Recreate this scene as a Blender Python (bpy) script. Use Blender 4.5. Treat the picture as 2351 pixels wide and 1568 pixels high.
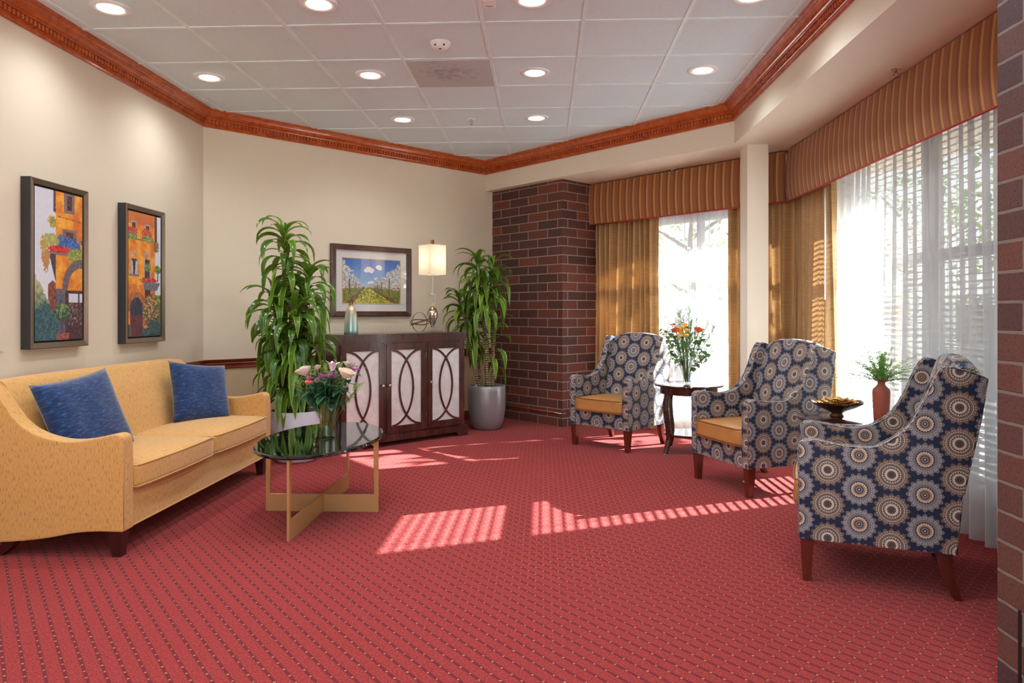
import bpy, bmesh, math, random
from mathutils import Vector, Matrix, noise
PI = math.pi
random.seed(7)
for o in list(bpy.data.objects): bpy.data.objects.remove(o)
SC = bpy.context.scene
COL = SC.collection
# ---------------------------------------------------------------- camera
YAW = 0.04386
EYE = 1.23
cam_d = bpy.data.cameras.new('camera'); cam = bpy.data.objects.new('camera', cam_d); COL.objects.link(cam)
cam_d.sensor_width = 36.0
cam_d.lens = 1637.6 / 2351 * 36.0
cam_d.shift_y = -(784 - 717.6) / 2351
cam_d.clip_start = 0.05
cam.location = (0, 0, EYE)
cam.rotation_euler = (PI / 2, 0, YAW)
SC.camera = cam
# ---------------------------------------------------------------- view
SC.view_settings.view_transform = 'Standard'
SC.view_settings.look = 'None'
SC.view_settings.gamma = 1
SC.view_settings.use_curve_mapping = False
SC.view_settings.exposure = 0.50
# ---------------------------------------------------------------- sky and sun
SKY = 2.7
wd = bpy.data.worlds.new('sky'); SC.world = wd; wd.use_nodes = True
wn = wd.node_tree; wn.nodes.clear()
_o = wn.nodes.new('ShaderNodeOutputWorld'); _b = wn.nodes.new('ShaderNodeBackground')
_t = wn.nodes.new('ShaderNodeTexCoord'); _s = wn.nodes.new('ShaderNodeSeparateXYZ'); _r = wn.nodes.new('ShaderNodeValToRGB')
wn.links.new(_t.outputs['Generated'], _s.inputs[0]); wn.links.new(_s.outputs['Z'], _r.inputs[0])
_r.color_ramp.elements[0].position = 0.0; _r.color_ramp.elements[0].color = (1.0, 0.98, 0.95, 1)
_r.color_ramp.elements[1].position = 0.6; _r.color_ramp.elements[1].color = (0.62, 0.78, 1.0, 1)
wn.links.new(_r.outputs[0], _b.inputs[0]); _b.inputs[1].default_value = SKY; wn.links.new(_b.outputs[0], _o.inputs[0])
SUN_AZ = math.radians(23.5); SUN_EL = math.radians(28.4)
sd = bpy.data.lights.new('sun', 'SUN'); sd.energy = 80.0; sd.angle = math.radians(0.35); sd.color = (1.0, 0.97, 0.94)
so = bpy.data.objects.new('sun', sd); COL.objects.link(so); so.location = (9, 9, 9)
so.rotation_euler = Vector((math.cos(SUN_EL) * math.cos(SUN_AZ), math.cos(SUN_EL) * math.sin(SUN_AZ), math.sin(SUN_EL))).to_track_quat('Z', 'Y').to_euler()
DOWNLIGHT_W = 33.0
LAMP_W = 1.3

# ================================================================ helpers
def srgb(r, g, b):
    f = lambda c: (c / 255 / 12.92) if c <= 10 else ((c / 255 + 0.055) / 1.055) ** 2.4
    return (f(r), f(g), f(b), 1)

class NT:
    """small node builder"""
    def __init__(s, name):
        s.m = bpy.data.materials.new(name); s.m.use_nodes = True; s.t = s.m.node_tree
        s.n = s.t.nodes; s.p = s.n['Principled BSDF']; s.out = s.n['Material Output']
    def new(s, typ, ins=None, **kw):
        x = s.n.new(typ)
        for k, v in kw.items(): setattr(x, k, v)
        for k, v in (ins or {}).items(): s.set(x.inputs[k], v)
        return x
    def set(s, sock, v):
        if hasattr(v, 'is_output') or isinstance(v, bpy.types.NodeSocket): s.t.links.new(v, sock)
        else: sock.default_value = v
    def math(s, op, a, b=None, c=None, clamp=False):
        x = s.n.new('ShaderNodeMath'); x.operation = op; x.use_clamp = clamp
        s.set(x.inputs[0], a)
        if b is not None: s.set(x.inputs[1], b)
        if c is not None: s.set(x.inputs[2], c)
        return x.outputs[0]
    def mix(s, f, a, b, typ='MIX'):
        x = s.n.new('ShaderNodeMix'); x.data_type = 'RGBA'; x.blend_type = typ
        s.set(x.inputs[0], f); s.set(x.inputs[6], a); s.set(x.inputs[7], b); return x.outputs[2]
    def ramp(s, f, stops, interp='LINEAR'):
        x = s.n.new('ShaderNodeValToRGB'); cr = x.color_ramp; cr.interpolation = interp
        while len(cr.elements) > 1: cr.elements.remove(cr.elements[-1])
        cr.elements[0].position = stops[0][0]; cr.elements[0].color = stops[0][1]
        for p, c in stops[1:]:
            e = cr.elements.new(p); e.color = c
        s.set(x.inputs[0], f); return x.outputs[0]
    def noise(s, vec, scale, detail=3, rough=0.5, dist=0.0):
        x = s.new('ShaderNodeTexNoise', {'Scale': scale, 'Detail': detail, 'Roughness': rough, 'Distortion': dist})
        if vec is not None: s.set(x.inputs['Vector'], vec)
        return x.outputs[0]
    def coord(s, which='Object'): return s.new('ShaderNodeTexCoord').outputs[which]
    def scale(s, vec, sc):
        x = s.n.new('ShaderNodeMapping'); s.set(x.inputs['Vector'], vec); x.inputs['Scale'].default_value = sc; return x.outputs[0]
    def sep(s, vec):
        x = s.n.new('ShaderNodeSeparateXYZ'); s.set(x.inputs[0], vec); return x.outputs
    def bump(s, h, strength=0.3, dist=0.01):
        x = s.new('ShaderNodeBump', {'Strength': strength, 'Distance': dist, 'Height': h}); s.set(s.p.inputs['Normal'], x.outputs[0])
    def P(s, **kw):
        nm = {'color': 'Base Color', 'rough': 'Roughness', 'metal': 'Metallic', 'sheen': 'Sheen Weight', 'coat': 'Coat Weight', 'coat_rough': 'Coat Roughness',
              'spec': 'Specular IOR Level', 'trans': 'Transmission Weight', 'ior': 'IOR', 'emit': 'Emission Color', 'emits': 'Emission Strength', 'alpha': 'Alpha', 'sheen_rough': 'Sheen Roughness', 'sheen_tint': 'Sheen Tint'}
        for k, v in kw.items(): s.set(s.p.inputs[nm[k]], v)
        return s.m

def plain(name, col, rough=0.5, metal=0.0, var=0.06, scale=6.0, **kw):
    t = NT(name); n = t.noise(t.coord(), scale, 4)
    d = tuple(c * (1 - var) for c in col[:3]) + (1,); l = tuple(min(1, c * (1 + var)) for c in col[:3]) + (1,)
    return t.P(color=t.ramp(n, [(0.3, d), (0.7, l)]), rough=rough, metal=metal, **kw)

def wood(name, c1, c2, rough=0.3, axis=(1, 12, 12), scale=2.2, coat=0.3):
    t = NT(name); v = t.scale(t.coord(), axis)
    n = t.noise(v, scale, 5, 0.6, 0.6); n2 = t.noise(t.coord(), 3, 2)
    c = t.ramp(n, [(0.3, c1), (0.7, c2)])
    c = t.mix(t.math('MULTIPLY', n2, 0.35), c, c1)
    return t.P(color=c, rough=rough, coat=coat, coat_rough=0.12)

def mk(name, bm, m, parent=None, smooth=False, mats=None):
    me = bpy.data.meshes.new(name)
    bmesh.ops.recalc_face_normals(bm, faces=bm.faces[:]) if not getattr(bm, 'is_wrapped', False) and smooth != 'keep' else None
    bm.to_mesh(me); bm.free()
    for mm in (mats or [m]): me.materials.append(mm)
    if smooth:
        me.polygons.foreach_set('use_smooth', [True] * len(me.polygons))
        if smooth in ('auto', 'tight'):
            try: me.set_sharp_from_angle(angle=math.radians(38 if smooth == 'auto' else 16))
            except Exception: pass
    o = bpy.data.objects.new(name, me); COL.objects.link(o)
    if parent: o.parent = parent
    return o

def tag(o, label=None, cat=None, group=None, kind=None):
    if label: o['label'] = label
    if cat: o['category'] = cat
    if group: o['group'] = group
    if kind: o['kind'] = kind
    return o

def thing(name, label, cat, loc=(0, 0, 0), rz=0, group=None):
    o = bpy.data.objects.new(name, None); COL.objects.link(o); o.empty_display_size = 0.1
    o.location = loc; o.rotation_euler = (0, 0, rz)
    return tag(o, label, cat, group)

def struct(name, bm, m, label, smooth=False, cat=None, mats=None):
    o = mk(name, bm, m, None, smooth, mats); return tag(o, label, cat, None, 'structure')

def B(): return bmesh.new()

def box(bm, x0, x1, y0, y1, z0, z1, M=None, mi=0):
    vs = [bm.verts.new((x, y, z)) for x in (x0, x1) for y in (y0, y1) for z in (z0, z1)]
    if M is not None:
        for v in vs: v.co = M @ v.co
    fs = []
    for q in ((0, 1, 3, 2), (4, 6, 7, 5), (0, 4, 5, 1), (2, 3, 7, 6), (0, 2, 6, 4), (1, 5, 7, 3)):
        f = bm.faces.new([vs[i] for i in q]); f.material_index = mi; fs.append(f)
    return fs

def bevel(bm, w, seg=2, ang=30):
    es = [e for e in bm.edges if len(e.link_faces) == 2 and e.calc_face_angle(0) > math.radians(ang)]
    bmesh.ops.bevel(bm, geom=es, offset=w, segments=seg, profile=0.7, affect='EDGES', clamp_overlap=True)

def prism(bm, poly, t0, t1, f):
    """poly 2-D (a,b); f(a,b,t)->xyz ; extruded from t0 to t1"""
    a = [bm.verts.new(f(p[0], p[1], t0)) for p in poly]; b = [bm.verts.new(f(p[0], p[1], t1)) for p in poly]
    n = len(poly); bm.faces.new(a[::-1]); bm.faces.new(b)
    for i in range(n): bm.faces.new((a[i], a[(i + 1) % n], b[(i + 1) % n], b[i]))

def tube(bm, pts, r, seg=8, closed=False, cap=True):
    pts = [Vector(p) for p in pts]; n = len(pts)
    rad = r if isinstance(r, (list, tuple)) else [r] * n
    tang = []
    for i in range(n):
        a = pts[(i - 1) % n] if closed or i > 0 else pts[0]; b = pts[(i + 1) % n] if closed or i < n - 1 else pts[-1]
        d = (b - a); tang.append(d.normalized() if d.length > 1e-9 else Vector((0, 0, 1)))
    up = Vector((0, 0, 1)) if abs(tang[0].z) < 0.9 else Vector((1, 0, 0))
    nx = tang[0].cross(up).normalized(); rings = []
    for i in range(n):
        nx = (nx - tang[i] * nx.dot(tang[i]))
        nx = nx.normalized() if nx.length > 1e-6 else tang[i].orthogonal().normalized()
        ny = tang[i].cross(nx)
        rings.append([bm.verts.new(pts[i] + (nx * math.cos(2 * PI * k / seg) + ny * math.sin(2 * PI * k / seg)) * rad[i]) for k in range(seg)])
    m = n if closed else n - 1
    for i in range(m):
        A = rings[i]; C = rings[(i + 1) % n]
        for k in range(seg): bm.faces.new((A[k], A[(k + 1) % seg], C[(k + 1) % seg], C[k]))
    if not closed and cap:
        bm.faces.new(rings[0][::-1]); bm.faces.new(rings[-1])

def lathe(bm, prof, seg=32, c=(0, 0, 0), sx=1, sy=1, fn=None):
    rings = []
    for r, z in prof:
        if r < 1e-5: rings.append([bm.verts.new((c[0], c[1], c[2] + z))]); continue
        ring = []
        for k in range(seg):
            a = 2 * PI * k / seg; rr = r; zz = z
            if fn: rr, zz = fn(r, z, a)
            ring.append(bm.verts.new((c[0] + rr * sx * math.cos(a), c[1] + rr * sy * math.sin(a), c[2] + zz)))
        rings.append(ring)
    for A, C in zip(rings, rings[1:]):
        for k in range(seg):
            k2 = (k + 1) % seg
            if len(A) == 1 and len(C) == 1: continue
            if len(A) == 1: bm.faces.new((A[0], C[k2], C[k]))
            elif len(C) == 1: bm.faces.new((A[k], A[k2], C[0]))
            else: bm.faces.new((A[k], A[k2], C[k2], C[k]))

def rbox(bm, c, size, r, n=8, fn=None, M=None):
    """rounded box, subdivided n per side; fn(p)->p deforms in local metres"""
    hx, hy, hz = [s / 2 for s in size]; tmp = bmesh.new()
    bmesh.ops.create_cube(tmp, size=2.0)
    bmesh.ops.subdivide_edges(tmp, edges=tmp.edges[:], cuts=n - 1, use_grid_fill=True)
    vm = {}
    for v in tmp.verts:
        p = Vector((v.co.x * hx, v.co.y * hy, v.co.z * hz))
        q = Vector((max(-hx + r, min(hx - r, p.x)), max(-hy + r, min(hy - r, p.y)), max(-hz + r, min(hz - r, p.z))))
        d = p - q
        if d.length > 1e-9: p = q + d.normalized() * r
        if fn: p = fn(p)
        p = p + Vector(c)
        if M is not None: p = M @ p
        vm[v.index] = bm.verts.new(p)
    for f in tmp.faces: bm.faces.new([vm[v.index] for v in f.verts])
    tmp.free()

def sweep(bm, path, prof, closed_prof=True, side=1):
    """path: plan points, prof: (inward offset, z). mitred."""
    n = len(path); P2 = [Vector((p[0], p[1])) for p in path]; rings = []
    for i in range(n):
        d0 = (P2[i] - P2[i - 1]).normalized() if i > 0 else (P2[1] - P2[0]).normalized()
        d1 = (P2[i + 1] - P2[i]).normalized() if i < n - 1 else d0
        n0 = Vector((d0.y, -d0.x)) * side; n1 = Vector((d1.y, -d1.x)) * side
        m = (n0 + n1).normalized(); k = 1 / max(0.2, m.dot(n0))
        rings.append([bm.verts.new((P2[i].x + m.x * o * k, P2[i].y + m.y * o * k, z)) for o, z in prof])
    L = len(prof)
    for A, C in zip(rings, rings[1:]):
        for j in range(L if closed_prof else L - 1):
            bm.faces.new((A[j], A[(j + 1) % L], C[(j + 1) % L], C[j]))
    if closed_prof: bm.faces.new(rings[0][::-1]); bm.faces.new(rings[-1])

def boxuv(bm, off=(0, 0), frame=None):
    uv = bm.loops.layers.uv.verify(); bm.normal_update()
    for f in bm.faces:
        n = f.normal
        ax = max(range(3), key=lambda i: abs(n[i]))
        for l in f.loops:
            p = l.vert.co
            if ax == 0: c = (p.y, p.z)
            elif ax == 1: c = (p.x, p.z)
            else: c = (p.x, p.y)
            l[uv].uv = (c[0] + off[0], c[1] + off[1])

def walluv(bm):
    """u along the horizontal tangent of every face, v = height"""
    uv = bm.loops.layers.uv.verify(); bm.normal_update()
    for f in bm.faces:
        n = f.normal
        if abs(n.z) > 0.7:
            for l in f.loops: l[uv].uv = (l.vert.co.x, l.vert.co.y)
        else:
            t = Vector((-n.y, n.x, 0)).normalized()
            for l in f.loops: l[uv].uv = (l.vert.co.dot(t), l.vert.co.z)

def vcol_art(name, fn, w, h, nx, ny, M, parent, rough=0.6):
    """canvas of nx x ny cells, painted cell by cell with a colour attribute; local x 0..w, z 0..h"""
    vs = [M @ Vector((w * i / nx, 0, h * j / ny)) for j in range(ny + 1) for i in range(nx + 1)]
    fs = [(j * (nx + 1) + i, j * (nx + 1) + i + 1, (j + 1) * (nx + 1) + i + 1, (j + 1) * (nx + 1) + i) for j in range(ny) for i in range(nx)]
    me = bpy.data.meshes.new(name); me.from_pydata(vs, [], fs)
    ca = me.color_attributes.new('paint', 'FLOAT_COLOR', 'POINT')
    buf = []
    for j in range(ny + 1):
        for i in range(nx + 1): buf.extend(srgb(*fn(i / nx, j / ny)))
    ca.data.foreach_set('color', buf)
    t = NT(name + '_paint'); a = t.new('ShaderNodeAttribute', attribute_name='paint')
    t.P(color=a.outputs['Color'], rough=rough); me.materials.append(t.m)
    o = bpy.data.objects.new(name, me); COL.objects.link(o); o.parent = parent
    return o

def rotz(a): return Matrix.Rotation(a, 4, 'Z')
def T(x, y, z): return Matrix.Translation((x, y, z))

# ================================================================ materials
M = {}
# carpet: centred lattice of gold pin dots, dark seams between loop rows, speckled red pile
t = NT('carpet'); s = t.sep(t.coord('Object'))
fu = t.math('DIVIDE', s[0], 0.0715); fv = t.math('DIVIDE', s[1], 0.085)
p = t.math('ADD', fu, fv); q = t.math('SUBTRACT', fu, fv)
def dist_int(x): return t.math('ABSOLUTE', t.math('SUBTRACT', x, t.math('ROUND', x)))
wob = t.math('MULTIPLY', t.math('SUBTRACT', t.noise(t.coord('Object'), 120, 2), 0.5), 0.16)
dp = dist_int(t.math('ADD', p, wob)); dq = dist_int(t.math('ADD', q, wob))
dd = t.math('SQRT', t.math('ADD', t.math('MULTIPLY', dp, dp), t.math('MULTIPLY', dq, dq)))
sp3 = t.noise(t.coord('Object'), 150, 3, 0.6)
dot = t.math('LESS_THAN', dd, 0.078)
seam = t.math('MULTIPLY', t.math('LESS_THAN', dp, 0.11), t.math('GREATER_THAN', sp3, 0.38))
dq2 = dist_int(t.math('MULTIPLY', q, 1.0))
seam2 = t.math('LESS_THAN', dq2, 0.04)
sp = t.noise(t.coord('Object'), 420, 3, 0.7); sp2 = t.noise(t.coord('Object'), 3.0, 3)
c = t.ramp(t.math('ADD', t.math('MULTIPLY', sp, 0.6), t.math('MULTIPLY', sp3, 0.4)), [(0.36, srgb(76, 14, 18)), (0.50, srgb(152, 46, 44)), (0.64, srgb(206, 88, 82))])
c = t.mix(t.math('MULTIPLY', seam, 0.70), c, srgb(78, 16, 32))
c = t.mix(t.math('MULTIPLY', seam2, 0.28), c, srgb(88, 20, 34))
c = t.mix(t.math('MULTIPLY', dot, 0.7), c, srgb(216, 158, 104))
c = t.mix(t.math('MULTIPLY', sp2, 0.15), c, srgb(150, 50, 66))
hgt = t.math('SUBTRACT', sp, t.math('MULTIPLY', seam, 0.9))
t.bump(hgt, 0.55, 0.006)
M['carpet'] = t.P(color=c, rough=1.0, spec=0.08, sheen=0.09, sheen_rough=0.45)

t = NT('wall_paint'); n = t.noise(t.coord(), 260, 3); n2 = t.noise(t.coord(), 0.8, 2)
t.bump(n, 0.12, 0.002)
M['wall'] = t.P(color=t.ramp(n2, [(0.2, srgb(226, 211, 188)), (0.8, srgb(231, 216, 194))]), rough=0.6, spec=0.3)
t = NT('wainscot_paint'); n = t.noise(t.coord(), 260, 3); t.bump(n, 0.12, 0.002)
M['wains'] = t.P(color=srgb(214, 190, 152), rough=0.6, spec=0.3)
t = NT('soffit_paint'); n = t.noise(t.coord(), 200, 3); t.bump(n, 0.1, 0.002)
M['soffit'] = t.P(color=srgb(236, 226, 206), rough=0.55, spec=0.3)
t = NT('ceiling_tile'); n = t.noise(t.coord(), 160, 5, 0.7); t.bump(n, 0.25, 0.003)
M['tile'] = t.P(color=t.ramp(n, [(0.25, srgb(212, 228, 234)), (0.6, srgb(226, 243, 249))]), rough=0.9, spec=0.1)  # cool tint in the colour cancels red light bounced off the carpet
M['tbar'] = plain('t_bar_cool_white', srgb(230, 246, 250), 0.45)  # same cool tint as the tiles, against the red bounce
M['cherry'] = wood('cherry_moulding', srgb(166, 66, 22), srgb(212, 108, 48), 0.22, (14, 14, 14), 1.2, 0.5)
M['rail'] = wood('chair_rail_wood', srgb(110, 40, 18), srgb(150, 66, 34), 0.3, (10, 10, 30), 1.2, 0.4)

def brick(name, cs, mort, contrast=1.0):
    t = NT(name); uv = t.new('ShaderNodeUVMap').outputs[0]
    wobv = t.new('ShaderNodeVectorMath', operation='MULTIPLY_ADD')
    nz = t.new('ShaderNodeTexNoise', {'Scale': 28.0, 'Detail': 2.0}); t.set(nz.inputs['Vector'], uv)
    t.set(wobv.inputs[0], nz.outputs['Color']); wobv.inputs[1].default_value = (0.005, 0.005, 0); t.set(wobv.inputs[2], uv)
    bt = t.new('ShaderNodeTexBrick', {'Scale': 1.0, 'Mortar Size': 0.006, 'Mortar Smooth': 0.25, 'Bias': 0.0, 'Brick Width': 0.305, 'Row Height': 0.0975,
                                      'Color1': (0, 0, 0, 1), 'Color2': (1, 1, 1, 1), 'Mortar': (0.5, 0.5, 0.5, 1)}, offset=0.5, offset_frequency=2, squash=1.0)
    t.set(bt.inputs['Vector'], wobv.outputs[0])
    col = t.ramp(bt.outputs['Color'], [(0.0, cs[0]), (0.35, cs[1]), (0.7, cs[2]), (1.0, cs[3])])
    sp = t.noise(uv, 90, 4, 0.7)
    col = t.mix(t.ramp(sp, [(0.35, (0.55, 0.55, 0.55, 1)), (0.5, (0, 0, 0, 1))]), col, srgb(48, 30, 28))
    fl = t.noise(uv, 210, 2, 0.5)
    col = t.mix(t.ramp(fl, [(0.70, (0, 0, 0, 1)), (0.74, (0.5, 0.5, 0.5, 1))]), col, srgb(200, 165, 145))
    col = t.mix(bt.outputs['Fac'], col, mort)
    h = t.math('SUBTRACT', t.math('MULTIPLY', sp, 0.25), t.math('MULTIPLY', bt.outputs['Fac'], 1.0))
    t.bump(h, 0.9, 0.006)
    return t.P(color=col, rough=0.55, spec=0.35)
M['brick'] = brick('brick_far', [srgb(78, 50, 48), srgb(92, 56, 50), srgb(106, 62, 52), srgb(126, 68, 52)], srgb(150, 136, 128))
M['brick2'] = brick('brick_near', [srgb(82, 60, 62), srgb(94, 66, 64), srgb(104, 70, 64), srgb(116, 74, 62)], srgb(128, 114, 108))

# medallion upholstery -------------------------------------------------
def medallion(name):
    t = NT(name); s = t.sep(t.new('ShaderNodeUVMap').outputs[0])
    cw, rh, R = 0.128, 0.154, 0.0735
    cx = t.math('DIVIDE', s[0], cw); ci = t.math('ROUND', cx)
    par = t.math('ABSOLUTE', t.math('MODULO', ci, 2.0))
    def cell(shift):
        # nearest column candidate at ci+shift
        c_ = t.math('ADD', ci, shift)
        pr = t.math('ABSOLUTE', t.math('MODULO', c_, 2.0))
        dx = t.math('MULTIPLY', t.math('SUBTRACT', cx, c_), cw)
        yy = t.math('SUBTRACT', t.math('DIVIDE', s[1], rh), t.math('MULTIPLY', pr, 0.5))
        dy = t.math('MULTIPLY', t.math('SUBTRACT', yy, t.math('ROUND', yy)), rh)
        r = t.math('DIVIDE', t.math('SQRT', t.math('ADD', t.math('MULTIPLY', dx, dx), t.math('MULTIPLY', dy, dy))), R)
        return dx, dy, r, pr
    A = cell(0.0)
    sg = t.math('SIGN', t.math('SUBTRACT', cx, ci))
    C = cell(sg)
    near = t.math('LESS_THAN', C[2], A[2])
    def pick(a, b): return t.math('ADD', t.math('MULTIPLY', a, t.math('SUBTRACT', 1.0, near)), t.math('MULTIPLY', b, near))
    dx, dy, r, pr = [pick(a, b) for a, b in zip(A, C)]
    th = t.math('ARCTAN2', dy, dx)
    def tri(n, ph=0.0): return t.math('PINGPONG', t.math('ADD', t.math('MULTIPLY', th, n / (2 * PI)), 10.0 + ph), 0.5)   # 0..0.5
    t18 = tri(16.0); t36 = tri(48.0); t24 = tri(32.0)
    ro = t.math('ADD', r, t.math('MULTIPLY', t.math('SUBTRACT', t18, 0.25), 0.36))      # big petals
    ri = t.math('ADD', r, t.math('MULTIPLY', t.math('SUBTRACT', t24, 0.25), 0.07))      # fine scallops
    navy = srgb(20, 34, 64)
    g1, g2, g3 = srgb(156, 152, 156), srgb(98, 94, 98), srgb(212, 204, 196)
    b1, b2, b3 = srgb(146, 122, 104), srgb(98, 80, 72), srgb(220, 208, 194)
    ringA = t.ramp(ri, [(0.0, g3), (0.05, navy), (0.12, g1), (0.17, b2), (0.27, srgb(190, 150, 116)), (0.36, b3), (0.42, navy), (0.50, g2), (0.53, g1), (0.56, g2), (0.60, g1), (0.635, navy), (0.66, g1), (0.70, g2), (0.73, g1)], 'CONSTANT')
    ringB = t.ramp(ri, [(0.0, b2), (0.06, navy), (0.10, b2), (0.20, b2), (0.24, b3), (0.32, srgb(196, 170, 140)), (0.38, navy), (0.47, b3), (0.51, b2), (0.58, b1), (0.62, b2), (0.66, b3), (0.69, b2), (0.73, b1)], 'CONSTANT')
    inner = t.mix(pr, ringA, ringB)
    pet = t.mix(pr, g1, b1); pet2 = t.mix(pr, g2, b2)
    petal = t.mix(t.math('LESS_THAN', t.math('ABSOLUTE', t.math('SUBTRACT', ro, 0.86)), 0.03), pet, pet2)
    petal = t.mix(t.math('LESS_THAN', t36, 0.10), petal, pet2)
    col = t.mix(t.math('GREATER_THAN', r, 0.73), inner, petal)
    col = t.mix(t.math('GREATER_THAN', ro, 0.93), col, navy)
    def dots(rad, wid, n_, colr):
        m1 = t.math('LESS_THAN', t.math('ABSOLUTE', t.math('SUBTRACT', r, rad)), wid)
        return t.mix(t.math('MULTIPLY', m1, t.math('GREATER_THAN', tri(n_), 0.27)), col, colr)
    col = dots(.685, .020, 36.0, g3)
    col = dots(.44, .022, 20.0, g3)
    col = dots(.80, .016, 32.0, g3)
    wv = t.noise(t.scale(t.coord('UV'), (900, 900, 1)), 1.0, 2)
    col = t.mix(t.math('MULTIPLY', wv, 0.28), col, navy)
    t.bump(wv, 0.15, 0.001)
    return t.P(color=col, rough=0.6, spec=0.35, sheen=0.15)
M['medallion'] = medallion('medallion_fabric')
M['leather'] = plain('tan_leather', srgb(188, 132, 74), 0.38, 0, 0.07, 9, spec=0.45)
M['leatherpipe'] = plain('dark_tan_piping', srgb(140, 88, 40), 0.4)
M['chairleg'] = wood('chair_leg_wood', srgb(74, 26, 16), srgb(104, 42, 26), 0.28, (14, 14, 2), 1.5, 0.5)
M['sofaleg'] = wood('sofa_leg_wood', srgb(48, 18, 18), srgb(66, 26, 24), 0.3, (14, 14, 2), 1.5, 0.4)

t = NT('gold_chenille'); uv = t.new('ShaderNodeUVMap').outputs[0]
fl = t.noise(t.scale(uv, (190, 34, 1)), 1.0, 3, 0.6); fl2 = t.noise(t.scale(uv, (420, 60, 1)), 1.0, 2)
c = t.ramp(fl, [(0.34, srgb(140, 92, 48)), (0.42, srgb(202, 148, 82)), (0.75, srgb(216, 164, 98))])
c = t.mix(t.math('MULTIPLY', fl2, 0.25), c, srgb(240, 200, 134))
t.bump(fl2, 0.2, 0.002)
M['gold'] = t.P(color=c, rough=0.75, spec=0.2, sheen=0.35, sheen_rough=0.4)
t = NT('blue_chenille'); uv = t.new('ShaderNodeUVMap').outputs[0]
fl = t.noise(t.scale(uv, (26, 85, 1)), 1.0, 4, 0.7); c = t.ramp(fl, [(0.35, srgb(10, 28, 66)), (0.55, srgb(24, 56, 104)), (0.72, srgb(66, 106, 158))])
t.bump(fl, 0.5, 0.004)
M['blue'] = t.P(color=c, rough=0.8, spec=0.2, sheen=0.5)

t = NT('valance_stripe'); s = t.sep(t.new('ShaderNodeUVMap').outputs[0])
ph = t.math('FRACT', t.math('DIVIDE', s[0], 0.088))
rust, mar, gld, gl2 = srgb(158, 104, 66), srgb(122, 62, 46), srgb(212, 166, 98), srgb(190, 136, 78)
c = t.ramp(ph, [(0.0, rust), (0.30, mar), (0.335, rust), (0.36, mar), (0.395, rust), (0.42, mar), (0.46, rust), (0.50, mar), (0.55, gl2), (0.59, gld), (0.65, gl2), (0.67, gld), (0.73, gl2), (0.76, gld), (0.79, rust)], 'CONSTANT')
wv = t.noise(t.scale(t.new('ShaderNodeUVMap').outputs[0], (300, 700, 1)), 1.0, 2)
c = t.mix(t.math('MULTIPLY', wv, 0.3), c, rust)
M['valance'] = t.P(color=c, rough=0.6, spec=0.3, sheen=0.2)
M['redpipe'] = plain('red_welt', srgb(176, 58, 56), 0.5)

def cloth(name, c1, c2, transp, transl, uvs=(30, 400, 1), rough=0.7):
    t = NT(name); uv = t.new('ShaderNodeUVMap').outputs[0]
    n = t.noise(t.scale(uv, uvs), 1.0, 3, 0.6); c = t.ramp(n, [(0.3, c1), (0.7, c2)])
    d = t.new('ShaderNodeBsdfDiffuse', {'Color': c}); tl = t.new('ShaderNodeBsdfTranslucent', {'Color': c})
    mx = t.new('ShaderNodeMixShader', {'Fac': transl}); t.set(mx.inputs[1], d.outputs[0]); t.set(mx.inputs[2], tl.outputs[0])
    if transp:
        lw = t.new('ShaderNodeLayerWeight', {'Blend': 0.35})
        f = t.math('MULTIPLY', t.math('SUBTRACT', 1.0, t.math('MULTIPLY', lw.outputs['Facing'], 0.75)), transp)
        tr = t.new('ShaderNodeBsdfTransparent'); m2 = t.new('ShaderNodeMixShader', {'Fac': f})
        t.set(m2.inputs[1], mx.outputs[0]); t.set(m2.inputs[2], tr.outputs[0]); mx = m2
    else:
        g = t.new('ShaderNodeBsdfGlossy', {'Color': (1, .9, .75, 1), 'Roughness': 0.45}); m2 = t.new('ShaderNodeMixShader', {'Fac': 0.06})
        t.set(m2.inputs[1], mx.outputs[0]); t.set(m2.inputs[2], g.outputs[0]); mx = m2
    t.set(t.out.inputs['Surface'], mx.outputs[0]); return t.m
M['silk'] = cloth('gold_silk', srgb(156, 120, 78), srgb(198, 160, 108), 0, 0.05, (6, 260, 1))
M['sheer'] = cloth('sheer_white', srgb(212, 216, 222), srgb(228, 232, 238), 0.42, 0.36, (700, 700, 1))
M['blind'] = cloth('blind_white', srgb(236, 236, 234), srgb(244, 244, 242), 0, 0.15, (3, 3, 1))
M['white'] = plain('white_plastic', srgb(240, 240, 238), 0.4, 0, 0.02)
M['ivory'] = plain('ivory_plastic', srgb(226, 214, 192), 0.4, 0, 0.02)
M['frame_al'] = plain('window_frame_bronze', srgb(150, 146, 140), 0.4, 0.2)
t = NT('window_pane'); tr = t.new('ShaderNodeBsdfTransparent', {'Color': (0.95, 0.97, 0.96, 1)}); g = t.new('ShaderNodeBsdfGlossy', {'Roughness': 0.0})
fr = t.new('ShaderNodeFresnel', {'IOR': 1.45}); mx = t.new('ShaderNodeMixShader'); t.set(mx.inputs[0], t.math('MULTIPLY', fr.outputs[0], 0.6)); t.set(mx.inputs[1], tr.outputs[0]); t.set(mx.inputs[2], g.outputs[0])
t.set(t.out.inputs['Surface'], mx.outputs[0]); M['pane'] = t.m
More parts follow.
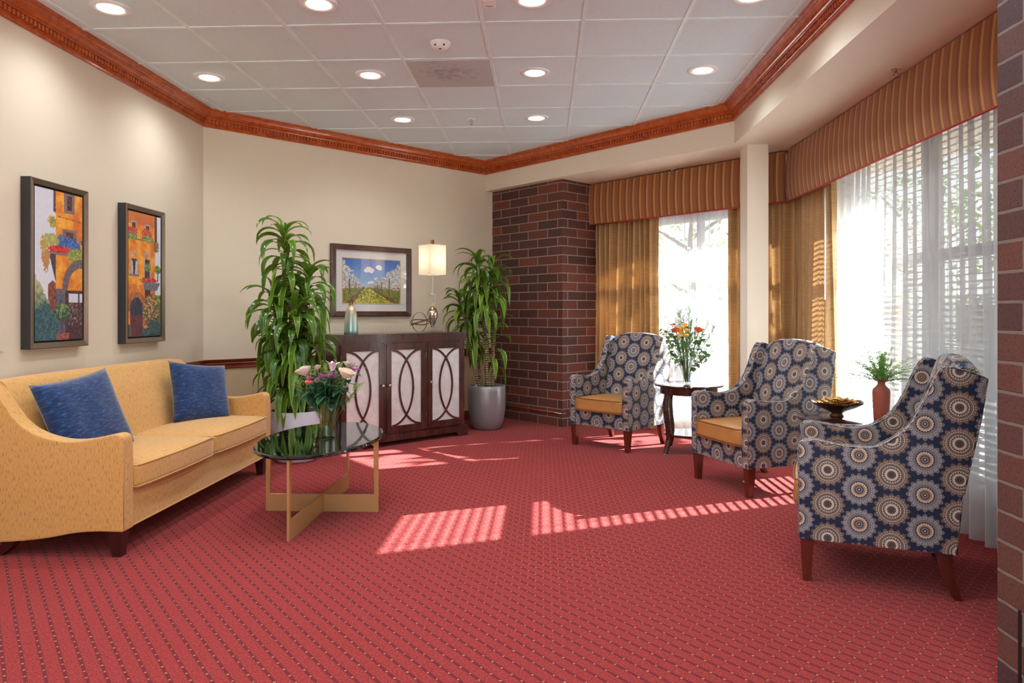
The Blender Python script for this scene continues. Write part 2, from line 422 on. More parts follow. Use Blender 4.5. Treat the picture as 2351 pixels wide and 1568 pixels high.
def glassy(name, tint, rough=0.0, fac=1.0):
    """thin clear glass: tinted transparency with fresnel reflection"""
    t = NT(name); tr = t.new('ShaderNodeBsdfTransparent', {'Color': tint}); g = t.new('ShaderNodeBsdfGlossy', {'Roughness': rough})
    lw = t.new('ShaderNodeLayerWeight', {'Blend': 0.25}); mx = t.new('ShaderNodeMixShader')
    f = t.math('MULTIPLY', t.math('ADD', t.math('MULTIPLY', t.math('POWER', lw.outputs['Facing'], 2.0), 0.75), 0.06), fac, clamp=True)
    t.set(mx.inputs[0], f); t.set(mx.inputs[1], tr.outputs[0]); t.set(mx.inputs[2], g.outputs[0]); t.set(t.out.inputs['Surface'], mx.outputs[0]); return t.m
M['glass'] = glassy('vase_glass', (0.93, 0.96, 0.95, 1))
M['crystal'] = glassy('crystal', (0.90, 0.93, 0.93, 1), 0.02, 1.4)
M['water'] = glassy('vase_water', (0.90, 0.95, 0.90, 1), 0.0, 0.5)
t = NT('black_glass'); n = t.noise(t.coord(), 500, 2); c = t.ramp(n, [(0.66, srgb(9, 12, 14)), (0.74, srgb(46, 52, 56))])
M['blackglass'] = t.P(color=c, rough=0.03, spec=0.5, ior=1.5, coat=0.6, coat_rough=0.02)
M['brass'] = plain('champagne_metal', srgb(204, 166, 112), 0.36, 0.55, 0.06, 8)
M['goldmetal'] = plain('gold_metal', srgb(206, 164, 98), 0.2, 1.0, 0.05)
M['nickel'] = plain('nickel_metal', srgb(200, 196, 190), 0.18, 1.0, 0.03)
M['bronze'] = plain('bronze_metal', srgb(120, 98, 78), 0.35, 0.9, 0.08)
M['espresso'] = wood('espresso_wood', srgb(44, 20, 18), srgb(88, 44, 34), 0.26, (6, 6, 1.2), 3.0, 0.5)
M['tablewood'] = wood('table_wood', srgb(46, 20, 18), srgb(84, 38, 32), 0.14, (3, 14, 14), 2.0, 0.8)
t = NT('silver_leaf'); n = t.noise(t.coord(), 9, 5, 0.6); n2 = t.noise(t.coord(), 70, 3)
c = t.ramp(n, [(0.3, srgb(206, 206, 206)), (0.7, srgb(236, 236, 236))]); t.bump(n2, 0.15, 0.002)
M['silverleaf'] = t.P(color=c, rough=0.42, metal=0.3, spec=0.6)
M['silverpot'] = plain('silver_glaze', srgb(150, 148, 150), 0.3, 0.35, 0.05, 3)
M['whitepot'] = plain('white_glaze', srgb(206, 204, 218), 0.3, 0, 0.02)
M['soil'] = plain('potting_soil', srgb(46, 34, 28), 0.95, 0, 0.4, 60)
M['innerpot'] = plain('dark_liner', srgb(40, 48, 62), 0.5)
def leafmat(name, dark, mid, edge, rough=0.32, trl=0.2):
    t = NT(name); s = t.sep(t.new('ShaderNodeUVMap').outputs[0])
    e = t.math('ABSOLUTE', t.math('SUBTRACT', t.math('FRACT', s[0]), 0.5))
    n = t.noise(t.coord(), 7, 3, 0.6); rn = t.new('ShaderNodeTexWhiteNoise', noise_dimensions='1D'); t.set(rn.inputs['W'], t.math('FLOOR', s[0]))
    c = t.ramp(t.math('ADD', t.math('MULTIPLY', n, 0.6), t.math('MULTIPLY', rn.outputs[0], 0.4)), [(0.25, dark), (0.7, mid)])
    c = t.mix(t.math('MULTIPLY', t.math('GREATER_THAN', e, 0.30), t.math('MULTIPLY', rn.outputs[0], 0.9)), c, edge)
    c = t.mix(t.math('MULTIPLY', t.math('LESS_THAN', e, 0.05), 0.45), c, edge)
    t.P(color=c, rough=rough, spec=0.5)
    tl = t.new('ShaderNodeBsdfTranslucent', {'Color': edge}); mx = t.new('ShaderNodeMixShader', {'Fac': trl})
    t.set(mx.inputs[1], t.p.outputs[0]); t.set(mx.inputs[2], tl.outputs[0]); t.set(t.out.inputs['Surface'], mx.outputs[0]); return t.m
M['leaf'] = leafmat('dracaena_leaf', srgb(26, 74, 24), srgb(76, 128, 40), srgb(156, 184, 62), 0.26)
M['leaf2'] = leafmat('rose_leaf', srgb(18, 62, 46), srgb(40, 96, 66), srgb(96, 150, 110))
M['euca'] = leafmat('eucalyptus_leaf', srgb(70, 110, 70), srgb(110, 146, 92), srgb(150, 184, 110))
M['fern'] = leafmat('fern_leaf', srgb(52, 120, 44), srgb(96, 164, 72), srgb(176, 206, 120))
M['ferny'] = leafmat('asparagus_fern', srgb(90, 140, 50), srgb(130, 176, 70), srgb(178, 206, 96))
M['stem'] = plain('green_stem', srgb(96, 128, 58), 0.5, 0, 0.2, 30)
t = NT('cane_bark'); s = t.sep(t.coord()); w = t.math('SINE', t.math('MULTIPLY', s[2], 260.0)); n = t.noise(t.coord(), 25, 3)
c = t.ramp(t.math('ADD', t.math('MULTIPLY', w, 0.25), n), [(0.25, srgb(70, 60, 40)), (0.75, srgb(160, 140, 102))]); t.bump(w, 0.6, 0.004)
M['cane'] = t.P(color=c, rough=0.8)
def petal(name, a, b):
    t = NT(name); n = t.noise(t.coord(), 40, 2); return t.P(color=t.ramp(n, [(0.3, a), (0.7, b)]), rough=0.6, sheen=0.3)
M['pinkrose'] = petal('blush_petal', srgb(240, 212, 206), srgb(250, 232, 222))
M['creamrose'] = petal('cream_petal', srgb(246, 224, 200), srgb(252, 240, 224))
M['lily'] = petal('lily_petal', srgb(236, 208, 214), srgb(248, 236, 238))
M['magenta'] = petal('magenta_petal', srgb(150, 24, 120), srgb(206, 62, 176))
M['plum'] = petal('plum_bud', srgb(92, 44, 62), srgb(140, 80, 98))
M['coral'] = petal('coral_berry', srgb(232, 84, 86), srgb(244, 128, 120))
M['orange'] = petal('orange_petal', srgb(240, 82, 20), srgb(255, 132, 48))
M['yellow'] = petal('yellow_petal', srgb(244, 172, 10), srgb(255, 206, 46))
M['terra'] = plain('terracotta', srgb(176, 92, 74), 0.45, 0, 0.05, 6)
M['bowlgold'] = plain('gold_bowl', srgb(196, 150, 84), 0.28, 0.9, 0.1, 20)
M['bowldark'] = plain('dark_bowl', srgb(96, 70, 54), 0.3, 0.6, 0.15, 12)
M['framedark'] = plain('dark_frame_side', srgb(50, 50, 52), 0.45, 0.2)
M['framebr'] = plain('bronze_frame_face', srgb(156, 138, 122), 0.3, 0.8, 0.05, 30)
M['framewood'] = wood('picture_frame_wood', srgb(62, 36, 30), srgb(98, 62, 52), 0.35, (8, 8, 8), 2, 0.3)
M['black'] = plain('black_paint', srgb(16, 16, 18), 0.6)
M['mat'] = plain('mat_board', srgb(238, 236, 236), 0.7, 0, 0.01)
t = NT('art_glazing'); tr = t.new('ShaderNodeBsdfTransparent'); g = t.new('ShaderNodeBsdfGlossy', {'Roughness': 0.05}); mx = t.new('ShaderNodeMixShader', {'Fac': 0.07})
t.set(mx.inputs[1], tr.outputs[0]); t.set(mx.inputs[2], g.outputs[0]); t.set(t.out.inputs['Surface'], mx.outputs[0]); M['glaze'] = t.m
t = NT('downlight_lens'); t.P(color=(1, 1, 1, 1), emit=(1, 0.98, 0.95, 1), emits=9.0); M['lens'] = t.m
t = NT('perforated_grille'); vo = t.new('ShaderNodeTexVoronoi', {'Scale': 140.0, 'Randomness': 0.0}); t.set(vo.inputs['Vector'], t.coord())
c = t.ramp(vo.outputs['Distance'], [(0.22, srgb(110, 110, 112)), (0.34, srgb(205, 208, 210))])
sx_ = t.sep(t.coord()); ddx = t.math('SUBTRACT', sx_[0], -.70); ddy = t.math('SUBTRACT', sx_[1], 5.22)
cen = t.math('SQRT', t.math('ADD', t.math('MULTIPLY', ddx, ddx), t.math('MULTIPLY', ddy, ddy)))
dirt = t.math('ADD', t.noise(t.coord(), 16, 4, 0.7, 0.6), t.math('SUBTRACT', 0.16, cen)); c = t.mix(t.ramp(dirt, [(0.48, (0, 0, 0, 1)), (0.72, (0.5, 0.5, 0.5, 1))]), c, srgb(80, 78, 76))
M['grille'] = t.P(color=c, rough=0.6)
t = NT('lamp_shade_linen'); uv = t.coord(); n = t.noise(uv, 300, 2); c = t.ramp(n, [(0.3, srgb(246, 238, 226)), (0.7, srgb(252, 246, 236))])
d = t.new('ShaderNodeBsdfDiffuse', {'Color': c}); tl = t.new('ShaderNodeBsdfTranslucent', {'Color': c}); mx = t.new('ShaderNodeMixShader', {'Fac': 0.55})
t.set(mx.inputs[1], d.outputs[0]); t.set(mx.inputs[2], tl.outputs[0]); t.set(t.out.inputs['Surface'], mx.outputs[0]); M['shade'] = t.m
t = NT('mercury_glass'); vo = t.new('ShaderNodeTexVoronoi', {'Scale': 38.0}, feature='DISTANCE_TO_EDGE'); t.set(vo.inputs['Vector'], t.coord())
c = t.ramp(vo.outputs['Distance'], [(0.0, srgb(90, 78, 66)), (0.06, srgb(214, 206, 194))]); t.bump(vo.outputs['Distance'], 0.4, 0.004)
M['mercury'] = t.P(color=c, rough=0.12, metal=0.85)
t = NT('bell_glass'); s = t.sep(t.coord('Object')); n = t.noise(t.coord(), 12, 4, 0.6, 1.0)
c = t.ramp(t.math('ADD', t.math('MULTIPLY', s[2], 3.2), t.math('MULTIPLY', t.math('SUBTRACT', n, 0.5), 0.35)), [(0.05, srgb(148, 180, 172)), (0.45, srgb(184, 200, 182)), (0.75, srgb(204, 186, 148)), (0.95, srgb(176, 142, 110))])
M['bell'] = t.P(color=c, rough=0.22, metal=0.35, coat=0.6)
M['grass'] = plain('lawn', srgb(120, 140, 86), 0.9, 0, 0.2, 3)
M['pave'] = plain('pavement', srgb(222, 220, 214), 0.85, 0, 0.08, 2)
M['treeleaf'] = plain('tree_leaf', srgb(120, 150, 66), 0.7, 0, 0.35, 4)
M['treebark'] = plain('tree_bark', srgb(92, 74, 58), 0.9, 0, 0.3, 12)
M['stucco'] = plain('pale_stucco', srgb(206, 190, 168), 0.9, 0, 0.05, 2)

# ================================================================ room shell
UL, UR, US = -2.965, 2.50, 1.617          # left wall, right window wall, soffit face
VL, VB, VR = 6.101, 8.393, 6.120          # corner of left wall, rear apex, soffit corner
CH, SH, CB = 2.997, 2.660, 2.855          # ceiling, soffit underside, crown bottom
VF = -3.2                                 # wall behind the camera
DG = 8.95                                 # window wall line u+v
RAILZ = 0.775
bm = B(); box(bm, UL - .3, 3.0, VF - .3, 9.6, -0.12, 0.0)
struct('floor', bm, M['carpet'], 'red carpet with gold pin dots covering the whole floor', cat='floor')
# ceiling: tiles and T-bars
bm = B(); box(bm, UL - .3, 3.0, VF - .3, 9.6, CH, CH + 0.12)
g0u, g0v, P_ = -2.807, 4.326, 0.61
bars = []
for i in range(-1, 9):
    u = g0u + P_ * i
    if u < UL or u > US: continue
    vend = min(9.073 + u, 7.72 - u) - .05
    if i <= 0: vend = 9.073 + u - .02
    box(bm, u - .012, u + .012, VF, vend, CH - 0.006, CH + .001, mi=1)
for j in range(-13, 7):
    v = g0v + P_ * j
    if v < VF: continue
    ua, ub = UL, US
    if v > VL: ua = v - 9.073
    if v > VR: ub = 7.73 - v
    if ub - ua > 0.1: box(bm, ua, ub, v - .012, v + .012, CH - 0.0052, CH + .001, mi=1)
struct('ceiling', bm, M['tile'], 'white suspended ceiling of square acoustic tiles in a T-bar grid', mats=[M['tile'], M['tbar']], cat='ceiling')

def wall(name, a, b, z0=0.0, z1=CH, thick=0.14, label='', lower=True, m='wall', side=1):
    """plan line a->b, thickness away from the room (room on the right of a->b)"""
    a = Vector((a[0], a[1])); b = Vector((b[0], b[1])); d = (b - a).normalized(); n = Vector((-d.y, d.x)) * side * thick
    bm = B()
    def slab(za, zb, mi):
        for q in [[a, b, b + n, a + n]]:
            lo = [bm.verts.new((p.x, p.y, za)) for p in q]; hi = [bm.verts.new((p.x, p.y, zb)) for p in q]
            for f in ([lo[3], lo[2], lo[1], lo[0]], hi, *[[lo[i], lo[(i + 1) % 4], hi[(i + 1) % 4], hi[i]] for i in range(4)]):
                x = bm.faces.new(f); x.material_index = mi
    if lower: slab(z0, RAILZ, 1); slab(RAILZ, z1, 0)
    else: slab(z0, z1, 0)
    walluv(bm)
    return struct(name, bm, M[m], label, mats=[M[m], M['wains']], cat='wall')
wall('wall_left', (UL, VF), (UL, VL + .05), label='long cream wall on the left behind the golden sofa, tan below the chair rail')
wall('wall_back_left', (UL - .03, VL - .03), (-0.02, 9.053), label='cream angled wall behind the cabinet, tan below the chair rail')
# right wall with window openings
def pierced(name, a, b, holes, z1, label, thick=0.14, m='soffit'):
    a = Vector((a[0], a[1])); b = Vector((b[0], b[1])); L = (b - a).length; d = (b - a) / L; n = Vector((-d.y, d.x)) * thick
    bm = B()
    def slab(s0, s1, za, zb):
        if s1 - s0 < 1e-4 or zb - za < 1e-4: return
        q = [a + d * s0, a + d * s1, a + d * s1 + n, a + d * s0 + n]
        lo = [bm.verts.new((p.x, p.y, za)) for p in q]; hi = [bm.verts.new((p.x, p.y, zb)) for p in q]
        for f in ([lo[3], lo[2], lo[1], lo[0]], hi, *[[lo[i], lo[(i + 1) % 4], hi[(i + 1) % 4], hi[i]] for i in range(4)]): bm.faces.new(f)
    s = 0
    for h0, h1, za, zb in holes:
        slab(s, h0, 0, z1); slab(h0, h1, 0, za); slab(h0, h1, zb, z1); s = h1
    slab(s, L, 0, z1)
    return struct(name, bm, M[m], label, cat='wall')
# room must lie right of a->b: going from rear apex toward the front along the right side
A2 = (0.55, DG - 0.55); B2 = (UR, DG - UR)
pierced('wall_back_right', A2, B2, [(0.30, 2.60, 0.20, 2.56)], 3.1, 'cream window wall at the rear right, behind the curtains')
pierced('wall_right', (UR, DG - UR), (UR, VF), [(0.25, 3.85, 0.20, 2.56), (5.1, 8.6, 0.20, 2.56)], 3.1, 'cream window wall along the right side, behind the sheers')
pierced('wall_rear', (2.64, VF), (UL, VF), [(.3, 5.4, .2, 2.75)], CH, 'cream wall behind the viewer, its wide window added for fill light', m='wall')
# soffit (bulkhead): face and underside
bm = B()
apx = -0.680
ring = [(apx, VB), (US, VR), (US, VF), (2.66, VF), (2.66, DG - 2.5 + .16), (0.40, 8.86), (-0.18, 9.24)]
lo = [bm.verts.new((x, y, SH)) for x, y in ring]; hi = [bm.verts.new((x, y, CH + .02)) for x, y in ring]
bm.faces.new(lo); bm.faces.new(hi[::-1])
for i in range(len(ring)): bm.faces.new((lo[i], hi[i], hi[(i + 1) % len(ring)], lo[(i + 1) % len(ring)]))
struct('ceiling_soffit', bm, M['soffit'], 'dropped cream bulkhead running above the windows on the right', cat='soffit')
# brick pillars
def brickmass(name, ring, z1, m, label):
    bm = B(); lo = [bm.verts.new((x, y, 0)) for x, y in ring]; hi = [bm.verts.new((x, y, z1)) for x, y in ring]; n = len(ring)
    bm.faces.new(lo[::-1]); bm.faces.new(hi)
    for i in range(n): bm.faces.new((lo[i], lo[(i + 1) % n], hi[(i + 1) % n], hi[i]))
    bmesh.ops.recalc_face_normals(bm, faces=bm.faces[:]); walluv(bm)
    return struct(name, bm, m, label, cat='brick wall')
bc = 7.86
brickmass('wall_brick_far', [(-0.605, 8.465), (0.205, 7.655), (0.83, 8.28), (0.60, 8.90), (-0.05, 9.02)], SH, M['brick'], 'dark red-brown brick pillar between the rear corner and the curtained window')
brickmass('wall_brick_near', [(1.495, 1.35), (2.52, 1.35), (2.52, 2.418), (1.495, 2.418)], CH, M['brick2'], 'close brick pillar filling the right edge of the view')
bm = B(); box(bm, 1.492, 1.4965, 2.300, 2.312, 0, .295); struct('trim_1', bm, M['black'], 'dark open joint low in the near brick pillar', cat='joint')
# column
bm = B(); box(bm, 1.732, 1.909, 6.143, 6.36, 0, SH); bevel(bm, .004, 2)
struct('wall_column', bm, M['soffit'], 'slim square cream column standing between the two windows', cat='column')

# crown moulding with dentils
path = [(UL, VF), (UL, VL), (-0.680, VB), (US, VR), (US, 2.43)]
pr = [(0, .145), (.010, .146), (.016, .141), (.017, .133), (.011, .128), (.014, .122), (.022, .119), (.022, .084), (.046, .084), (.048, .078), (.042, .074), (.046, .068),
      (.056, .064), (.066, .056), (.073, .044), (.077, .032), (.084, .028), (.086, .020), (.098, .018), (.100, .004), (.100, 0), (0, 0)]
bm = B(); sweep(bm, path, [(o, CH - z) for o, z in pr])
for a, b in zip(path, path[1:]):
    a_ = Vector(a); b_ = Vector(b); L = (b_ - a_).length; d = (b_ - a_) / L; n = Vector((d.y, -d.x)); s = .03
    ang = math.atan2(d.y, d.x)
    s0 = 0.03
    if a == path[0]: s0 = 5.0
    s = s0
    while s < L - .045:
        c_ = a_ + d * s
        Mx = T(c_.x, c_.y, CH - .115) @ rotz(ang)
        box(bm, 0, .019, -.040, -.020, 0, .029, Mx)
        s += .033
struct('trim_2', bm, M['cherry'], 'glossy cherry crown moulding with dentils around the ceiling', cat='crown moulding')
# chair rail and baseboards
rp = [(0, RAILZ - .045), (.010, RAILZ - .043), (.014, RAILZ - .034), (.008, RAILZ - .028), (.012, RAILZ - .010), (.020, RAILZ + .002), (.014, RAILZ + .012), (.022, RAILZ + .022), (.030, RAILZ + .034), (.030, RAILZ + .040), (0, RAILZ + .040)]
bm = B(); sweep(bm, [(UL, VF), (UL, VL), (-0.61, 8.463)], rp)
struct('trim_3', bm, M['rail'], 'reddish wooden chair rail on the left and rear cream walls', cat='chair rail')
bp = [(0, 0), (.014, 0), (.014, .085), (.008, .10), (0, .102)]
bm = B(); sweep(bm, [(UL, VF), (UL, VL), (-0.61, 8.463)], bp); struct('baseboard_left', bm, M['rail'], 'wooden baseboard along the cream walls', cat='baseboard')

# windows ---------------------------------------------------------------
def window(name, a, b, z0, z1, vm, transoms, label):
    a = Vector((a[0], a[1])); b = Vector((b[0], b[1])); L = (b - a).length; d = (b - a) / L; ang = math.atan2(d.y, d.x)
    Mx = T(a.x, a.y, 0) @ rotz(ang)
    bm = B(); w = .05
    box(bm, 0, L, .03, .10, z0, z0 + w, Mx); box(bm, 0, L, .03, .10, z1 - w, z1, Mx); box(bm, 0, w, .03, .10, z0 + w, z1 - w, Mx); box(bm, L - w, L, .03, .10, z0 + w, z1 - w, Mx)
    for s in vm: box(bm, s - .03, s + .03, .032, .098, z0 + w, z1 - w, Mx)
    for zt, hw in transoms: box(bm, w, L - w, .031, .099, zt - hw, zt + hw, Mx)
    o = mk(name, bm, M['frame_al']); tag(o, label, 'window', None, 'structure')
    bm = B(); box(bm, w, L - w, .062, .066, z0 + w, z1 - w, Mx); mk('pane', bm, M['pane'], o)
    return o
dA = Vector((1, -1)).normalized()
a2 = Vector(A2)
window('window_1', tuple(a2 + dA * .30), tuple(a2 + dA * 2.60), .20, 2.56, [1.15], [(1.60, .035)], 'tall window behind the sheer at the rear right')
window('window_2', (UR, DG - UR - .25), (UR, DG - UR - 3.85), .20, 2.56, [1.36, 2.6], [(1.60, .035)], 'wide window with white blinds behind the right-hand sheer')
window('fill_window_right', (UR, DG - UR - 5.1), (UR, DG - UR - 8.6), .20, 2.56, [1.2, 2.4], [(1.60, .035)], 'unseen window added beyond the near brick pillar to let in daylight')  # out of view, added to bring more daylight into the room

window('fill_window_rear', (2.34, VF), (-2.76, VF), .20, 2.75, [1.7, 3.4], [(1.7, .03)], 'wide window added in the wall behind the viewer for fill light')  # added behind the camera as a source of neutral fill light
# carpet-like outdoors ---------------------------------------------------
bm = B(); box(bm, -30, 60, -30, VF - .32, -.25, -.15)
struct('floor_terrace', bm, M['pave'], 'pale pavement behind the viewer', cat='pavement')
bm = B(); box(bm, 2.66, 60, VF - .3, 60, -.25, -.15); box(bm, -30, 2.66, 9.62, 60, -.25, -.15)
struct('floor_outside', bm, plain('grey_paving', srgb(134, 138, 142), .9, 0, .08, 2), 'grey paved ground outside the curtained windows', cat='pavement')
bm = B(); e0 = .95
ring = [(UR + .16, VF), (UR + .16, DG - UR + .1), (.62, 8.98), (.05, 9.55), (.05 + e0 * .75, 9.55 + e0 * .75), (UR + .16 + e0, DG - UR + .1 + e0 * .42), (UR + .16 + e0, VF)]
lo = [bm.verts.new((x, y, 2.62)) for x, y in ring]; hi = [bm.verts.new((x, y, 2.80)) for x, y in ring]
bm.faces.new(lo); bm.faces.new(hi[::-1])
for i in range(len(ring)): bm.faces.new((lo[i], hi[i], hi[(i + 1) % len(ring)], lo[(i + 1) % len(ring)]))
bmesh.ops.recalc_face_normals(bm, faces=bm.faces[:])
struct('trim_4', bm, M['soffit'], 'roof eave overhanging the windows outside', cat='eave')
# unseen stucco block added outside to keep sun off part of the right window
bm = B(); box(bm, 7.1, 13.0, -6.0, 7.06, -.2, 7.0); box(bm, 7.0, 13.1, -6.1, 7.16, 7.0, 7.2)
bw = mk('sun_block_wing', bm, M['stucco']); tag(bw, 'unseen pale stucco block added outside, far right, to shade the window', 'sun blocker')

def leafquad(bm, p, d, w, L, uvl=None, k=0, nrm=None):
    d = d.normalized(); sx = d.cross(nrm if nrm is not None else Vector((0, 0, 1)))
    sx = sx.normalized() if sx.length > 1e-4 else Vector((1, 0, 0))
    a = bm.verts.new(p); b = bm.verts.new(p + d * L * .5 + sx * w); c = bm.verts.new(p + d * L); e = bm.verts.new(p + d * L * .5 - sx * w)
    f = bm.faces.new((a, b, c, e))
    if uvl:
        for l, u in zip(f.loops, ((k + .5, 0), (k + .95, .5), (k + .5, 1), (k + .05, .5))): l[uvl].uv = u
    return f

def build_tree(name, h, r, n, seed):
    rd = random.Random(seed)
    root = thing(name, None, 'tree')
    bm = B(); tube(bm, [(0, 0, -.1), (.05, .02, h * .3), (-.05, .05, h * .6), (0, 0, h * .85)], [.14, .11, .07, .03], 8)
    for k in range(7):
        a = k * 2.4; z = h * (.3 + .07 * k); tube(bm, [(0, 0, z), (math.cos(a) * r * .4, math.sin(a) * r * .4, z + .4), (math.cos(a) * r * .75, math.sin(a) * r * .75, z + .7)], [.05, .035, .012], 6)
    mk('trunk', bm, M['treebark'], root, True)
    bm = B(); uvl = bm.loops.layers.uv.verify()
    for k in range(n):
        th = rd.random() * 2 * PI; ph = math.acos(2 * rd.random() - 1); rr = r * (.45 + .55 * rd.random() ** .5)
        c = Vector((math.sin(ph) * math.cos(th) * rr, math.sin(ph) * math.sin(th) * rr, h * .66 + math.cos(ph) * rr * .95))
        if noise.noise(c * 1.6) < -.12: continue
        d = Vector((rd.uniform(-1, 1), rd.uniform(-1, 1), rd.uniform(-1, .6)))
        leafquad(bm, c, d, .045, .15, uvl, k % 40)
    mk('foliage', bm, M['treeleaf'], root)
    return root
def copy_tree(o, parent=None):
    c = o.copy(); COL.objects.link(c)
    if parent: c.parent = parent
    for ch in list(o.children): copy_tree(ch, c)
    return c
tr0 = build_tree('garden_tree', 4.6, 1.7, 2600, 3)
spots = [(3.2, 15.4, 1.0, 'leafy tree outside, left-hand one seen through the rear sheer'), (7.4, 14.6, .9, 'leafy tree outside, seen behind the flowers through the rear sheer'),
         (7.75, 10.3, 1.18, 'leafy tree outside close to the right-hand sheer, shading the rear window'), (16.4, 15.6, 1.2, 'tallest leafy tree outside, beyond the white blinds')]
for i, (x, y, sc, lb) in enumerate(spots):
    o = tr0 if i == 0 else copy_tree(tr0)
    o.location = (x, y, -.15); o.scale = (sc,) * 3; o.rotation_euler = (0, 0, i * 1.9); tag(o, lb, 'tree', 'trees outside the windows')
hd = thing('hedge', 'long clipped green hedge outside, faintly seen through the sheers', 'hedge', (4.5, 13.2, -.15)); hd.scale = (1, 1, .62)
bm = B(); uvl = bm.loops.layers.uv.verify(); rd = random.Random(8)
for k in range(9000):
    fx, fz = rd.random(), rd.random(); side_ = rd.random()
    p_ = Vector((-6 + 13 * fx, -.35 + .12 * noise.noise(Vector((fx * 30, fz * 6, 1))), 2.6 * fz)) if side_ < .8 else Vector((-6 + 13 * fx, rd.uniform(-.35, .35), 2.6 + .1 * noise.noise(Vector((fx * 30, 0, 3)))))
    leafquad(bm, p_, Vector((rd.uniform(-1, 1), rd.uniform(-1, .2), rd.uniform(-.6, 1))), .05, .15, uvl, k % 40)
mk('foliage', bm, M['treeleaf'], hd)
bm = B()
for k in range(9): tube(bm, [(-5.6 + k * 1.5, 0, 0), (-5.6 + k * 1.5, .05, 2.2)], .05, 6)
for k in range(8): box(bm, -5.9 + k * 1.6, -4.4 + k * 1.6, -.2, .3, .1, 2.45)
mk('branches', bm, M['treebark'], hd)
# low guard rail outside the right window
gr = thing('guard_rail', 'low metal guard rail outside the blinds', 'railing', (4.2, 0, -.15))
bm = B(); tube(bm, [(0, 1, 1.05), (0, 9, 1.05)], .022, 8); mk('top_bar', bm, M['frame_al'], gr, True)
bm = B(); tube(bm, [(0, 1, .92), (0, 9, .92)], .018, 8); mk('lower_bar', bm, M['frame_al'], gr, True)
for y in (1.2, 3.8, 6.4, 8.8):
    bm = B(); tube(bm, [(0, y, 0), (0, y, 1.05)], .022, 8); mk('post', bm, M['frame_al'], gr, True)

# ================================================================ blinds
def blinds(name, u, v0, v1, z0, z1, label):
    root = thing(name, label, 'blinds', (u, (v0 + v1) / 2, z1)); L = (v1 - v0) / 2
    bm = B(); box(bm, -.03, .03, -L, L, -.045, .02); mk('head_rail', bm, M['blind'], root)
    bm = B(); n = int((z1 - z0) / .041)
    for k in range(1, n):
        z = -.045 - k * .041
        Mx = T(0, 0, z) @ Matrix.Rotation(math.radians(-14), 4, 'Y')
        box(bm, -.0225, .0225, -L, L, -.0012, .0012, Mx)
    boxuv(bm); mk('slats', bm, M['blind'], root)
    bm = B(); box(bm, -.022, .022, -L, L, z0 - z1 - .02, z0 - z1 + .004); mk('bottom_rail', bm, M['blind'], root)
    bm = B()
    for k in range(5):
        y = -L + .15 + (2 * L - .3) * k / 4
        for dx in (-.026, .026): tube(bm, [(dx, y, -.04), (dx, y, z0 - z1)], .0016, 5)
    mk('ladder_cord', bm, M['blind'], root)
    return root
blinds('venetian_blinds', 2.44, 2.62, 6.12, .24, 2.52, 'white horizontal venetian blinds behind the right-hand sheer')
# raised blind at top of rear window
rb = thing('raised_blind', 'raised blind gathered at the top of the rear window', 'blinds', tuple((a2 + dA * 1.45)) + (2.52,), math.atan2(dA.y, dA.x))
bm = B(); box(bm, -1.1, 1.1, -.035, .02, -.03, .03); mk('head_rail', bm, M['blind'], rb)
bm = B()
for k in range(14): box(bm, -1.09, 1.09, -.032, .018, -.05 - k * .024, -.035 - k * .024)
boxuv(bm); mk('slats', bm, M['blind'], rb)

# ================================================================ valances
def valance(name, path, z0, z1, side, label):
    """padded cornice board sweeping along path (front face line)"""
    bm = B(); N = 10; prof = []
    for k in range(N + 1):
        q = k / N; prof.append((0.022 * math.sin(PI * q) ** .8 * (1 - .3 * q), z0 + (z1 - z0) * q))
    prof += [(-.16, z1), (-.16, z1 - .02), (-.02, z1 - .02), (-.02, z0)]
    sweep(bm, path, prof, True, side)
    uv = bm.loops.layers.uv.verify()
    cum = [0]
    for a, b in zip(path, path[1:]): cum.append(cum[-1] + (Vector(b) - Vector(a)).length)
    bm.normal_update()
    for f in bm.faces:
        for l in f.loops:
            p = Vector((l.vert.co.x, l.vert.co.y)); best = None
            for i, (a, b) in enumerate(zip(path, path[1:])):
                a_ = Vector(a); b_ = Vector(b); d = (b_ - a_).normalized(); s = (p - a_).dot(d); dist = abs((p - a_).cross(d)) + max(0, -s - .05, s - (b_ - a_).length - .05) * 3
                if best is None or dist < best[0]: best = (dist, cum[i] + s)
            l[uv].uv = (best[1], l.vert.co.z)
    root = mk(name, bm, M['valance'], None, 'auto')
    tag(root, label, 'valance')
    bm = B(); nrm = []
    pts = []
    for i, p in enumerate(path):
        d0 = (Vector(path[min(i + 1, len(path) - 1)]) - Vector(path[max(i - 1, 0)])).normalized(); n = Vector((d0.y, -d0.x)) * side * .003
        pts.append((p[0] + n.x, p[1] + n.y, z0 - .003))
    tube(bm, pts, .0075, 8); mk('welt', bm, M['redpipe'], root, True)
    return root
VC = 8.485
v1_ = valance('window_valance', [(.475, VC - .475), (2.12, VC - 2.12)], 2.205, SH - .012, 1, 'striped rust and gold padded valance over the rear window, red welt below')
v2_ = valance('window_valance', [(2.138, VC - 2.138), (2.138, 2.44)], 2.205, SH - .012, 1, 'striped rust and gold padded valance running along the right-hand window')

